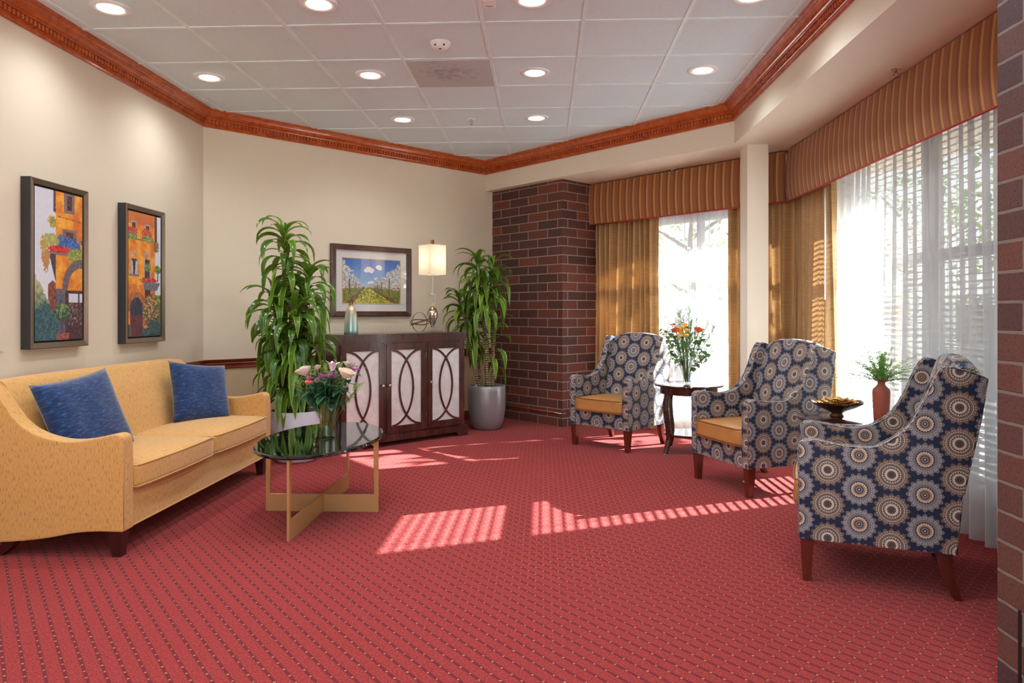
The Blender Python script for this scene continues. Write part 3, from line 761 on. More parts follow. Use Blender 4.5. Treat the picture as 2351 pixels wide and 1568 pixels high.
# ================================================================ curtains
def curtain(name, a, b, z0, z1, folds, amp, m, seed, label, group, flare=0.0, hem=True, cat='curtain', gather=0.0):
    rd = random.Random(seed); a = Vector((a[0], a[1])); b = Vector((b[0], b[1])); L = (b - a).length; d = (b - a) / L; n = Vector((d.y, -d.x))
    ph = [0]
    ws = [rd.uniform(.6, 1.5) for _ in range(folds)]; sw = sum(ws)
    NX = folds * 12; NZ = 22
    edges = [0]
    for w in ws: edges.append(edges[-1] + w / sw)
    amps = [rd.uniform(.55, 1.2) for _ in range(folds)]; tops = [rd.uniform(.5, 1.0) for _ in range(folds)]
    def off(q, zq):
        for i in range(folds):
            if q <= edges[i + 1] or i == folds - 1:
                w = (q - edges[i]) / (edges[i + 1] - edges[i]); s = math.sin(w * 2 * PI)
                sh = math.copysign(abs(s) ** .8, s)
                return amp * amps[i] * sh * (1 - .45 * zq * tops[i]) + amp * .3 * math.sin(q * 9 + zq * 3 + seed)
    bm = B(); uv = bm.loops.layers.uv.verify(); grid = []
    for j in range(NZ + 1):
        zq = j / NZ; z = z0 + (z1 - z0) * zq; row = []
        for i in range(NX + 1):
            q = i / NX
            qq = q + gather * math.sin(PI * (1 - zq)) * (.5 - q) * .3 + flare * (1 - zq) * (q - .5)
            # folds drift sideways going down
            drift = .010 * math.sin(q * 23 + seed) * (1 - zq)
            p = a + d * (L * qq + drift) + n * off(q, zq)
            row.append(bm.verts.new((p.x, p.y, z)))
        grid.append(row)
    for j in range(NZ):
        for i in range(NX):
            f = bm.faces.new((grid[j][i], grid[j][i + 1], grid[j + 1][i + 1], grid[j + 1][i]))
            for l, (ii, jj) in zip(f.loops, ((i, j), (i + 1, j), (i + 1, j + 1), (i, j + 1))): l[uv].uv = (ii / NX * L * 1.6, jj / NZ * (z1 - z0))
    o = mk(name, bm, m, None, 'keep'); me = o.data; me.polygons.foreach_set('use_smooth', [True] * len(me.polygons))
    tag(o, label, cat, group)
    return o
def dg(u, c): return (u, c - u)
curtain('gold_curtain', dg(.60, 8.67), dg(1.205, 8.67), .015, 2.30, 11, .072, M['silk'], 3, 'gold silk curtain panel hanging beside the brick pillar', None)
curtain('gold_curtain', dg(1.775, 8.66), dg(2.27, 8.66), .015, 2.30, 7, .064, M['silk'], 5, 'gold silk curtain panel hanging just behind the cream column', None)
curtain('gold_curtain', (2.25, 6.42), (2.25, 5.64), .015, 2.30, 10, .068, M['silk'], 8, 'gold silk curtain panel right of the cream column, at the edge of the big sheer', None)
curtain('sheer_curtain', dg(1.10, 8.76), dg(1.90, 8.78), .02, 2.30, 10, .045, M['sheer'], 11, 'white sheer curtain hanging behind the orange and yellow flowers', None, cat='sheer curtain')
curtain('sheer_curtain', (2.31, 5.80), (2.315, 2.46), .02, 2.30, 30, .040, M['sheer'], 12, 'wide white sheer curtain covering the right-hand window with blinds behind', None, cat='sheer curtain')
bm = B(); tube(bm, [(2.195, 5.66, 2.2), (2.19, 5.655, 1.33)], .0065, 8)
tag(mk('curtain_wand', bm, M['white'], None, True), 'thin white curtain wand hanging beside the right-hand gold panel', 'curtain wand')

# ================================================================ ceiling fittings
def downlight():
    root = thing('downlight', None, 'ceiling light', (0, 0, CH - .006))
    bm = B(); lathe(bm, [(.070, .004), (.072, -.004), (.092, -.007), (.108, -.004), (.110, .004)], 40); mk('trim_ring', bm, M['white'], root, True)
    bm = B(); lathe(bm, [(0, -.001), (.040, -.002), (.071, .001)], 40); mk('lens', bm, M['lens'], root, True)
    l = bpy.data.lights.new('downlight_lamp', 'SPOT'); l.energy = DOWNLIGHT_W; l.spot_size = math.radians(150); l.spot_blend = .9; l.shadow_soft_size = .07; l.color = (.90, .965, 1.0)
    lo = bpy.data.objects.new('downlight_lamp', l); COL.objects.link(lo); lo.parent = root; lo.location = (0, 0, -.012)
    return root
names = {(0, 3): 'at the top left corner of the ceiling', (1, 3): 'in the nearest row, second from the left', (2, 3): 'in the nearest row beside the small ceiling box', (3, 3): 'in the nearest row, rightmost, cut by the top edge',
         (0, 4): 'in the middle row, leftmost, near the left moulding', (1, 4): 'in the middle row left of the air grille', (2, 4): 'in the middle row just right of the air grille', (3, 4): 'in the middle row, rightmost, near the right moulding',
         (1, 5): 'in the farthest row, left of the sprinkler', (2, 5): 'in the farthest row, right of the sprinkler'}
first = None
for j in range(-2, 6):
    for i in range(4):
        if j == 5 and i in (0, 3): continue
        u = -2.502 + 1.22 * i; v = 4.021 + 1.22 * (j - 3)
        if i == 3: u = 1.158
        o = downlight() if first is None else copy_tree(first); first = first or o
        o.location = (u, v, CH - .006)
        lb = ('round recessed downlight ' + names[(i, j)]) if j > 2 else 'downlight behind the viewer, %s row, %s from the left wall' % ('fifth fourth third second first'.split()[j + 2], 'first second third fourth'.split()[i])
        tag(o, lb, 'ceiling light', 'recessed downlights')
# lights set in bulk by the loop; three rows behind the viewer fill the rest of the room
bm = B(); box(bm, -.367 - .596, -.367 - .014, 4.936 + .014, 5.546 - .014, CH - .010, CH - .002)
gv = mk('air_vent', bm, M['grille']); tag(gv, 'grey perforated air return grille in the ceiling with dirt smudges', 'air vent')
sdm = thing('smoke_detector', 'small round white detector on the ceiling in front of the air grille', 'smoke detector', (-.672, 4.64, CH - .002))
bm = B(); lathe(bm, [(0, -.047), (.030, -.047), (.050, -.036), (.066, -.014), (.070, 0)], 32); mk('housing', bm, M['white'], sdm, True)
for a, rr, z in ((-2.1, .052, -.030), (-1.0, .052, -.030), (-1.5, .022, -.047)):
    bm = B(); lathe(bm, [(0, -.003), (.0075, -.002), (.0085, .002)], 12); x = mk('sensor_port', bm, M['black'], sdm, True); x.location = (math.cos(a) * rr, math.sin(a) * rr, z); x.rotation_euler = (math.radians(-40) if rr > .03 else 0, 0, a + PI / 2)
def sprinkler(name, loc, label, mt):
    root = thing(name, label, 'sprinkler', loc)
    bm = B(); lathe(bm, [(.014, 0), (.016, -.006), (.038, -.004), (.041, 0)], 24); mk('escutcheon', bm, mt, root, True)
    bm = B(); tube(bm, [(0, 0, 0), (0, 0, -.020)], .009, 10); tube(bm, [(.010, 0, -.015), (.014, 0, -.030), (.003, 0, -.048)], .0025, 6); tube(bm, [(-.010, 0, -.015), (-.014, 0, -.030), (-.003, 0, -.048)], .0025, 6); tube(bm, [(0, 0, -.018), (0, 0, -.046)], .0025, 6)
    mk('frame_arms', bm, M['nickel'], root, True)
    bm = B(); lathe(bm, [(0, -.052), (.016, -.050), (.017, -.048), (0, -.047)], 16); mk('deflector', bm, M['nickel'], root, True)
sprinkler('sprinkler_head', (-.66, 6.50, CH), 'small white sprinkler head in the middle of the tiled ceiling', M['white'])
sprinkler('sprinkler_head', (1.281, 7.168, SH), 'sprinkler head under the bulkhead in front of the rear valance', M['ivory'])
sprinkler('sprinkler_head', (2.062, 4.279, SH), 'sprinkler head under the bulkhead beside the right-hand valance', M['ivory'])
ab = thing('ceiling_box', 'small white box with tiny black lettering at the top edge, on the ceiling', 'alarm box', (-.305, 4.0, CH - .006))
bm = B(); box(bm, -.034, .034, -.055, .048, -.030, 0); bevel(bm, .003, 2); mk('housing', bm, M['white'], ab)
bm = B()
for k in range(6): box(bm, -.020 + k * .007, -.0148 + k * .007, .018, .024, -.0308, -.0298)
mk('lettering', bm, M['black'], ab)
bm = B(); lathe(bm, [(0, -.032), (.002, -.031), (.003, -.0295)], 8, (0, .038, 0)); mk('indicator', bm, M['black'], ab)
# light switch at the left edge
ls = thing('light_switch', 'ivory light switch plate at the left edge of the cream wall', 'light switch', (UL, 3.755, 1.075))
bm = B(); box(bm, 0, .006, -.038, .038, -.058, .058); bevel(bm, .003, 2); mk('plate', bm, M['ivory'], ls)
bm = B(); box(bm, .006, .018, -.005, .005, -.004, .014); bevel(bm, .001, 1); mk('toggle', bm, M['ivory'], ls)
# surface conduit on the far brick
cp = thing('cable_conduit', 'brown surface conduit running low along the far brick pillar', 'conduit', (0, 0, 0))
dn = Vector((-1, -1, 0)).normalized() * .012
p0 = Vector((-.56, bc + .56, .150)) + dn; p1 = Vector((.13, bc - .13, .150)) + dn
bm = B(); tube(bm, [p0, p1], .011, 8); mk('channel', bm, M['rail'], cp, True)
bm = B(); tube(bm, [p1, Vector((.19, bc - .19, .147)) + dn, Vector((.215, bc - .19, .147)) + dn * .5, Vector((.27, bc - .13, .150))], .0055, 6); mk('cable', bm, M['white'], cp, True)

# ================================================================ pictures
def art_noise(x, y, s, seed=0): return noise.noise(Vector((x * s + seed, y * s, seed * 1.7)))
def lerp(a, b, t): t = max(0, min(1, t)); return tuple(a[i] + (b[i] - a[i]) * t for i in range(3))
def dab(col, x, y, s, amt, seed=0):
    n = art_noise(x, y, s, seed); return tuple(max(0, min(255, c + n * amt)) for c in col)
def inr(x, y, x0, x1, y0, y1): return x0 <= x <= x1 and y0 <= y <= y1
def stucco(x, y, seed):
    n = art_noise(x, y * 2, 5, seed) + .5 * art_noise(x, y * 2, 14, seed + 3)
    return dab(lerp((246, 176, 62), (214, 112, 44), .5 + n * .9), x, y * 2, 60, 18, seed)
def paint1(x, y):
    sky = lerp((226, 226, 234), (214, 214, 226), y); c = dab(sky, x, y * 2, 20, 5)
    n = art_noise(x, y * 2, 16, 2); n2 = art_noise(x, y * 2, 40, 5)
    edge = .42 if y < .85 else .39
    if x > edge + n2 * .008: c = stucco(x, y, 1)
    if y > .86 and .37 < x < .42 + .01 * n2: c = (96, 66, 66)
    # windows
    if inr(x, y, .60, .83, .865, 1.0): c = dab((132, 112, 112), x, y, 40, 30)
    if inr(x, y, .66, .77, .885, .985): c = dab((92, 50, 46), x, y * 2, 30, 60)
    if abs(y - (.835 - .03 * (x - .42))) < .003 and x > .45: c = (150, 84, 56)
    if inr(x, y, .56, .87, .66, .755): c = dab((132, 112, 112), x, y, 40, 30)
    if inr(x, y, .64, .80, .66, .735): c = dab((98, 52, 48), x, y * 2, 30, 60)
    # hanging plants
    if (x - .36) ** 2 / .010 + (y - .79) ** 2 / .0022 + n2 * .9 < .8 and x < .43: c = lerp((210, 170, 90), (120, 130, 60), .5 + n2 * 2)
    if y < .60 and x > .34 and y > .555 - (.0) and x < 1: c = dab((128, 112, 116), x, y, 30, 26) if y > .575 else stucco(x, y, 1)
    if inr(x, y, .26, .72, .572, .592): c = dab((134, 118, 122), x, y, 40, 20)
    bb = (.575 - y)
    if 0 < bb < .22 and x > .28 + bb * .75 and x < .42: c = dab((74, 66, 74), x, y * 2, 30, 30)
    f = (x - .62) ** 2 / .14 + (y - .655) ** 2 / .0030 + n * .7 + n2 * .5
    if f < 1: c = lerp((52, 84, 150), (96, 130, 196), .5 + n2 * 2) if n > -.25 else (76, 110, 80)
    f = (x - .32) ** 2 / .03 + (y - .665) ** 2 / .0022 + n2 * .8
    if f < 1: c = lerp((150, 160, 84), (196, 186, 110), .5 + n2 * 2)
    f = (x - .50) ** 2 / .07 + (y - .612) ** 2 / .0006 + n2 * .7
    if f < 1: c = lerp((170, 34, 44), (222, 66, 58), .5 + n2 * 2)
    f = (x - .86) ** 2 / .035 + (y - .575) ** 2 / .0028 + n2 * .6
    if f < 1: c = lerp((122, 134, 62), (176, 178, 96), .5 + n2 * 2)
    f = (x - .22) ** 2 / .006 + (y - .545) ** 2 / .0075 + n2 * .9
    if f < 1: c = lerp((206, 120, 90), (166, 156, 80), .5 + n2 * 2)
    f = (x - .17) ** 2 / .004 + (y - .625) ** 2 / .0022 + n2 * .9
    if f < 1: c = lerp((206, 160, 90), (166, 156, 80), .5 + n2 * 2)
    # arch and door
    ar = math.hypot((x - .98) / 1.0, (y - .345) / .50) if y > .345 else abs(x - .98)
    if .345 <= y and .30 < ar < .42 and x > .5: c = dab((112, 98, 104), x, y * 2, 24, 26)
    elif .345 <= y and ar <= .30: c = stucco(x, y, 6)
    if inr(x, y, .42, .66, .31, .345): c = dab((110, 98, 102), x, y, 30, 20)
    if inr(x, y, .42, .62, 0, .31): c = dab((96, 92, 108), x, y * 2, 20, 30)
    if x > .62 and y < .335: c = dab((78, 52, 58), x, y * 2, 24, 30)
    if inr(x, y, .70, .90, .255, .315) or inr(x, y, .94, 1, .255, .315): c = dab((210, 208, 220), x, y * 2, 50, 30)
    if (inr(x, y, .70, .90, .10, .255) or inr(x, y, .94, 1, .10, .255)): c = dab((100, 74, 78), x, y * 2, 26, 80)
    if inr(x, y, .24, .42, .12, .40 - abs(x - .36) * .3) and x > .26 + n2 * .01: c = dab((132, 74, 64), x, y * 2, 24, 40)
    g = .42 - x * .55 + n * .05
    if y < g and x < .30: c = lerp((84, 110, 104), (178, 172, 128), (y - .18) / .2 + n * .8)
    g = .25 - abs(x - .2) * .35 + n * .05
    if y < g and x < .48: c = lerp((46, 78, 92), (78, 112, 112), .5 + n2 * 2)
    f = (x - .56) ** 2 / .032 + (y - .185) ** 2 / .0040 + n2 * .25
    if f < 1: c = lerp((52, 84, 66), (132, 150, 96), (y - .15) * 8 + n2 * 1.5 + n * .6)
    if inr(x, y, .53, .57, .04, .13): c = (90, 78, 96)
    if inr(x, y, .44, .70, 0, .045): c = dab((150, 84, 76), x, y * 2, 40, 70)
    return c
def paint2(x, y):
    n = art_noise(x, y * 2, 16, 12); n2 = art_noise(x, y * 2, 42, 15)
    c = dab((216, 220, 232), x, y * 2, 20, 6)
    if x < .82 + n2 * .006: c = lerp(stucco(x, y, 9), (196, 104, 70), .75 if y > .9 else (.8 if y < .42 else 0) * (.5 + n))
    if .80 < x < .88 and y > .76: c = (92, 66, 62)
    for (a, b, lo, hi) in ((.08, .24, .85, .93), (.50, .66, .85, .92)):
        if inr(x, y, a, b, lo, hi): c = dab((176, 160, 150), x, y, 40, 24)
        if inr(x, y, a + .03, b - .03, lo, hi - .015): c = dab((86, 52, 48), x, y, 30, 40)
    if inr(x, y, 0, .76, .775, .79): c = (140, 112, 112)
    if inr(x, y, 0, .76, .79, .84) and (int(x * 34) % 2 == 0) and abs((x * 34) % 1 - .5) < .12: c = (86, 60, 56)
    for (a, yy, w) in ((.12, .845, .020), (.56, .845, .024)):
        f = (x - a) ** 2 / w + (y - yy) ** 2 / .0011 + n2 * .8
        if f < 1: c = lerp((176, 60, 48), (220, 100, 84), .5 + n2 * 2)
    for (a, yy, w) in ((.12, .80, .022), (.58, .80, .03)):
        f = (x - a) ** 2 / w + (y - yy) ** 2 / .0009 + n2 * .8
        if f < 1: c = lerp((96, 116, 64), (170, 176, 110), .5 + n2 * 2)
    f = (x - .86) ** 2 / .006 + (y - .745) ** 2 / .0022 + n2 * .8
    if f < 1: c = lerp((96, 96, 50), (190, 130, 80), .5 + n2 * 2)
    for (a, b, lo, hi) in ((.06, .28, .50, .635), (.46, .68, .46, .64)):
        mx_ = (a + b) / 2; rr = (b - a) / 2
        ins = (a <= x <= b and lo <= y <= hi) or (y > hi and math.hypot(x - mx_, (y - hi) * 2.0) < rr)
        if ins: c = dab((176, 164, 160), x, y, 30, 24)
        a += .035; b -= .035; rr -= .035
        ins = (a <= x <= b and lo <= y <= hi) or (y > hi and math.hypot(x - mx_, (y - hi) * 2.0) < rr)
        if ins: c = stucco(x, y, 4) if y > hi - .01 else dab((78, 50, 50), x, y, 30, 40)
        if ins and a < .2 and y < hi - .03: c = dab((186, 190, 204), x, y, 30, 40) if abs(x - mx_) > .02 + (y - lo) * .25 else (60, 50, 60)
    if inr(x, y, .02, .32, .485, .503): c = (132, 118, 122)
    for (a, yy) in ((.58, .565), (.90, .555)):
        f = (x - a) ** 2 / .010 + (y - yy) ** 2 / .0013 + n2 * .3
        if f < 1: c = lerp((72, 92, 44), (140, 156, 84), .5 + n2 * 2 + n)
        if inr(x, y, a - .01, a + .01, .46, .53): c = (110, 100, 100)
    if inr(x, y, .40, .96, .46, .53) and abs((x * 18) % 1 - .5) < .05: c = (76, 54, 56)
    f = (x - .62) ** 2 / .085 + (y - .455) ** 2 / .0006 + n2 * .8
    if f < 1: c = lerp((170, 50, 50), (216, 96, 84), .5 + n2 * 2)
    if y < .44 and y > .375 and x > .44 + (.44 - y) * .6 and x < .98 - (.44 - y) * 1.6: c = dab((116, 112, 128), x, y * 2, 24, 30)
    if inr(x, y, .50, .66, .27, .38): c = dab((76, 54, 56), x, y, 24, 30)
    f = math.hypot(x - .24, (y - .22) * 2.0) if y > .22 else abs(x - .24)
    if f < .30 and y <= .36 and y > .2: c = lerp((150, 92, 60), (196, 124, 84), .5 + n * 1.5)
    if f < .19 and y < .32: c = dab((58, 60, 76) if y > .17 else (98, 58, 66), x * 6, y, 12, 34)
    if x > .82 and y < .34: c = lerp((96, 120, 88), (184, 190, 96), (y - .24) * 8 + n)
    f = (x - .68) ** 2 / .075 + (y - .21) ** 2 / .018 + n2 * .5
    if f < 1: c = lerp((120, 84, 60), (216, 176, 116), .4 + n2 * 2.4) if n > -.2 else (86, 100, 84)
    g = .14 - abs(x - .8) * .2 + n * .06
    if y < g and x > .40: c = lerp((48, 72, 80), (84, 110, 108), .5 + n2 * 2)
    if y < .10 and x < .05: c = (60, 84, 86)
    return c
def paint3(x, y):
    n = art_noise(x * 1.35, y, 14, 22); n2 = art_noise(x * 1.35, y, 42, 25); n3 = art_noise(x * 1.35, y, 90, 27)
    hz_ = .36; c = lerp((176, 208, 240), (74, 132, 214), (y - hz_) / .55)
    for (a, b, w, h) in ((.45, .75, .085, .07), (.62, .82, .055, .06), (.47, .47, .05, .03)):
        if ((x - a) / w) ** 2 + ((y - b) / h) ** 2 + n * .9 < 1: c = (246, 248, 252)
    if y < hz_:
        dpt = (hz_ - y) / hz_; cx = .40 + dpt * .12; w = .02 + dpt * .34
        c = lerp((96, 126, 54), (140, 150, 70), .5 + n2 * 2)
        if abs(x - cx) < w: c = lerp((90, 120, 40), (232, 212, 66), .6 + n2 * 2.5 + n3)
        elif abs(x - cx) < w * 1.25 + .03: c = lerp((110, 84, 66), (150, 110, 84), .5 + n2 * 2)
        else:
            if n3 > .25: c = (216, 204, 100)
            if (dpt * 9 + n) % 1 < .3: c = lerp(c, (84, 84, 66), .6)
    # tree rows
    L = .37 - x; Rr = x - .42
    for s_, dd_ in ((0, L), (1, Rr)):
        if dd_ > 0:
            top = hz_ + .03 + dd_ * (1.45 if s_ == 0 else 1.0) * (1 if s_ == 0 else .9); top = min(top, 1.2 if s_ == 0 else .80 + (0.35 if x > .93 else 0))
            top += n * .12
            base = hz_ - dd_ * .12
            if base < y < top:
                dens = n2 * 1.1 + n3 * .8 + .30
                if dens > 0: c = lerp((150, 146, 128), (244, 244, 240), .35 + n2 * 1.6 + n3 + (y - base) * .8)
                elif y < base + .08: c = (120, 112, 92)
    for (tx, w, top) in ((.115, .010, .55), (.22, .006, .45), (.27, .004, .42), (.80, .010, .58), (.67, .007, .48), (.60, .005, .44), (.55, .004, .42)):
        dd_ = abs(tx - .40); base = hz_ - dd_ * .46
        if abs(x - tx - art_noise(x, y, 6, 3) * .008) < w and base < y < top: c = (88, 76, 66)
    return c

def framed(name, label, cat, loc, rz, w, h, depth, fw, fn, nx, ny, face, side, canvas_in=.004, matb=0.0, ratio=None):
    """local: x across, z up (origin at the centre of the back), faces -Y"""
    root = thing(name, label, cat, loc, rz)
    bm = B()
    pf = [(0, 0), (0, depth), (fw * .15, depth + .004), (fw, depth - .006), (fw, 0)]      # (inwards, outwards)
    cs = [(-w / 2, -h / 2), (w / 2, -h / 2), (w / 2, h / 2), (-w / 2, h / 2)]
    sg = [(1, 1), (-1, 1), (-1, -1), (1, -1)]
    rings = [[bm.verts.new((cx + sx * i, -o, cz + sz * i)) for i, o in pf] for (cx, cz), (sx, sz) in zip(cs, sg)]
    for k in range(4):
        A_, C_ = rings[k], rings[(k + 1) % 4]
        for j in range(len(pf) - 1):
            f = bm.faces.new((A_[j], A_[j + 1], C_[j + 1], C_[j])); f.material_index = 1 if j == 0 else 0
    mk('frame', bm, face, root, mats=[face, side])
    iw, ih = w - 2 * fw, h - 2 * fw
    bm = B(); box(bm, -iw / 2 - .001, iw / 2 + .001, -depth + .022, 0, -ih / 2 - .001, ih / 2 + .001); mk('backing', bm, M['black'] if not matb else M['mat'], root)
    if matb:
        bm = B(); g = .006; ax, az = iw / 2 - matb[0], ih / 2 - matb[1]
        for (x0, x1, z0, z1) in ((-ax - g, ax + g, -az - g, -az), (-ax - g, ax + g, az, az + g), (-ax - g, -ax, -az, az), (ax, ax + g, -az, az)): box(bm, x0, x1, -depth + .016, -depth + .0215, z0, z1)
        mk('mat_bevel', bm, plain('mat_bevel_cream', srgb(232, 206, 150), .6), root)
        vcol_art('photograph', fn, 2 * ax, 2 * az, nx, ny, T(-ax, -depth + .0195, -az), root, .5)
        bm = B(); box(bm, -iw / 2, iw / 2, -depth + .010, -depth + .012, -ih / 2, ih / 2); mk('glazing', bm, M['glaze'], root)
    else:
        gp = .012
        vcol_art('canvas', fn, iw - 2 * gp, ih - 2 * gp, nx, ny, T(-iw / 2 + gp, -depth + .010, -ih / 2 + gp), root, .55)
        bm = B(); box(bm, -iw / 2 + gp, iw / 2 - gp, -depth + .0102, -depth + .023, -ih / 2 + gp, ih / 2 - gp); mk('stretcher', bm, M['black'], root)
    return root
# faces +u : local -Y -> +u => rz = +90deg ; local x -> +v
framed('painting', 'framed painting of an orange house with blue balcony flowers, nearer the switch', 'painting', (UL + .001, 4.180, 1.512), PI / 2, .515, .985, .058, .034, paint1, 120, 230, M['framebr'], M['framedark'])
framed('painting', 'framed painting of an orange house with two arched windows, nearer the wall corner', 'painting', (UL + .001, 5.105, 1.504), PI / 2, .515, .985, .058, .034, paint2, 120, 230, M['framebr'], M['framedark'])
# rear-left wall: line v=9.073+u ; faces (1,-1)/sqrt2 : local -Y -> that => rz=+45deg
pc = (-1.775, 9.073 - 1.775)
framed('framed_picture', 'wide wood-framed picture of a blossoming orchard with a white mat, above the cabinet', 'picture', (pc[0] + .002, pc[1] - .002, 1.552), PI / 4, .945, .725, .034, .054, paint3, 190, 130, M['framewood'], M['framewood'], matb=(.078, .083))
# ================================================================ armchairs
def smoothpoly(pts, n=2):
    """open polyline Chaikin"""
    for _ in range(n):
        q = [pts[0]]
        for a, b in zip(pts, pts[1:]):
            q.append((a[0] * .75 + b[0] * .25, a[1] * .75 + b[1] * .25)); q.append((a[0] * .25 + b[0] * .75, a[1] * .25 + b[1] * .75))
        q.append(pts[-1]); pts = q
    return pts
ARM_TOP = [(.0, .56), (.0, .625), (.012, .642), (.05, .648), (.12, .641), (.22, .624), (.30, .630), (.345, .647), (.395, .678), (.45, .735), (.49, .812), (.527, .905), (.555, .970), (.585, 1.0)]
CREST = [(.585, 1.0), (.62, .992), (.68, .974), (.735, .952)]
REAR = [(.735, .952), (.713, .79), (.674, .587), (.641, .414), (.622, .198)]
def armchair():
    root = thing('armchair', None, 'armchair')
    D0 = -.33; HW = .325; TH = .066
    top = smoothpoly(ARM_TOP, 2); crest = CREST; rear = smoothpoly(REAR, 1)
    outline = top + crest[1:-1] + rear + [(.0, .195)]
    for sgn in (-1, 1):
        bm = B(); x1 = sgn * HW; x0 = sgn * (HW - TH)
        prism(bm, outline, min(x0, x1), max(x0, x1), lambda a, b, t_: (t_, D0 + a, b))
        bmesh.ops.recalc_face_normals(bm, faces=bm.faces[:]); bevel(bm, .012, 3, 50)
        boxuv(bm, (.03 * sgn + .05, .02)); mk('arm_wing', bm, M['medallion'], root, 'auto')
        # welt along both edges of the sweep
        for xx in (x1 - sgn * .004, x0 + sgn * .004):
            bm = B(); line = [(.004, .20)] + top + crest[1:] + ([(.713, .79), (.674, .587), (.641, .414), (.624, .2)] if xx * sgn > HW - .02 else [])
            tube(bm, [(xx, D0 + a, b + (.0)) for a, b in line], .0046, 6); boxuv(bm, (.3, .1)); mk('welt', bm, M['medallion'], root, True)
    IW = HW - TH + .002
    # front rail
    bm = B(); box(bm, -IW, IW, D0 + .006, D0 + .50, .197, .335); bevel(bm, .01, 2); boxuv(bm, (.02, .07)); mk('seat_rail', bm, M['medallion'], root, 'auto')
    bm = B(); tube(bm, [(-IW, D0 + .006, .199), (IW, D0 + .006, .199)], .0045, 6); boxuv(bm); mk('welt', bm, M['medallion'], root, True)
    # back: padded, crowned
    bm = B(); front = [(.455, .40), (.50, .56), (.55, .74), (.600, .90), (.628, .985)]; backl = [(.735, .955), (.713, .79), (.674, .587), (.641, .414), (.624, .198), (.50, .198)]
    NXB = 14; rows = []
    fr = smoothpoly(front + [(.645, 1.012), (.675, 1.018), (.712, 1.0), (.735, .955)], 2)
    prof = fr + smoothpoly([(.735, .955), (.713, .79), (.674, .587), (.641, .414), (.624, .198)], 1)[1:] + [(.50, .198)]
    grid = []
    for i in range(NXB + 1):
        x = -IW + 2 * IW * i / NXB; k = 1 - (x / IW) ** 2; k4 = 1 - abs(x / IW) ** 4; ring = []
        for a, b in prof:
            up = max(0, min(1, (b - .93) / .08)); frn = 1 if a < .66 and b > .42 else 0
            ring.append(bm.verts.new((x, D0 + a - .018 * k4 * (frn and min(1, (b - .42) * 4)), b + up * (.022 * k - .022 * (1 - k4)))))
        grid.append(ring)
    for A_, C_ in zip(grid, grid[1:]):
        for j in range(len(prof)): bm.faces.new((A_[j], A_[(j + 1) % len(prof)], C_[(j + 1) % len(prof)], C_[j]))
    bm.faces.new(grid[0][::-1]); bm.faces.new(grid[-1])
    bmesh.ops.recalc_face_normals(bm, faces=bm.faces[:]); boxuv(bm, (.0, .055)); mk('backrest', bm, M['medallion'], root, 'auto')
    # leather cushion
    def crown(p):
        kx = 1 - (p.x / .262) ** 2; ky = 1 - (p.y / .25) ** 2
        if p.z > 0: p.z += .016 * max(0, kx) * max(0, ky)
        p.y -= .010 * max(0, kx) if p.y < -.2 else 0
        return p
    bm = B(); rbox(bm, (0, D0 + .235, .391), (2 * IW - .006, .50, .112), .014, 10, crown); boxuv(bm)
    cu = mk('seat_cushion', bm, M['leather'], root, True); tag(cu, 'tan leather seat cushion')
    for z in (.335, .446):
        bm = B(); w = IW - .004; y0 = D0 - .017; pts = [(-w + .01, y0 + .01, z), (-w + .03, y0, z)] + [(x, y0 - .010 * (1 - (x / .262) ** 2), z) for x in [-w + .05 + (2 * w - .1) * k / 10 for k in range(11)]] + [(w - .03, y0, z), (w - .01, y0 + .01, z), (w - .003, y0 + .04, z), (w - .003, D0 + .45, z), (-w + .003, D0 + .45, z), (-w + .003, y0 + .04, z)]
        tube(bm, pts, .0038, 6, closed=True); mk('piping', bm, M['leatherpipe'], cu, True)
    # legs
    for sgn in (-1, 1):
        bm = B(); x = sgn * (HW - .034); y = D0 + .036
        lo = [bm.verts.new((x + a * .018, y + b * .018, 0)) for a, b in ((-1, -1), (1, -1), (1, 1), (-1, 1))]; hi = [bm.verts.new((x + a * .029, y + b * .029, .2)) for a, b in ((-1, -1), (1, -1), (1, 1), (-1, 1))]
        bm.faces.new(lo[::-1]); bm.faces.new(hi)
        for k in range(4): bm.faces.new((lo[k], lo[(k + 1) % 4], hi[(k + 1) % 4], hi[k]))
        bevel(bm, .003, 2); mk('leg', bm, M['chairleg'], root)
        bm = B(); pf = smoothpoly([(.545, .215), (.560, .12), (.600, .03), (.618, 0)], 2); pb = smoothpoly([(.650, 0), (.632, .05), (.614, .13), (.612, .215)], 2)
        prism(bm, pf + pb, x - .021, x + .021, lambda a, b, t_: (t_, D0 + a, b)); bmesh.ops.recalc_face_normals(bm, faces=bm.faces[:]); bevel(bm, .003, 2, 60); mk('leg', bm, M['chairleg'], root, 'auto')
    return root
ch = armchair()
def place(o, x, y, deg, label, grp):
    o.location = (x, y, 0); o.rotation_euler = (0, 0, math.radians(deg)); tag(o, label, 'armchair', grp)
G3 = 'medallion-patterned wing armchairs by the windows'
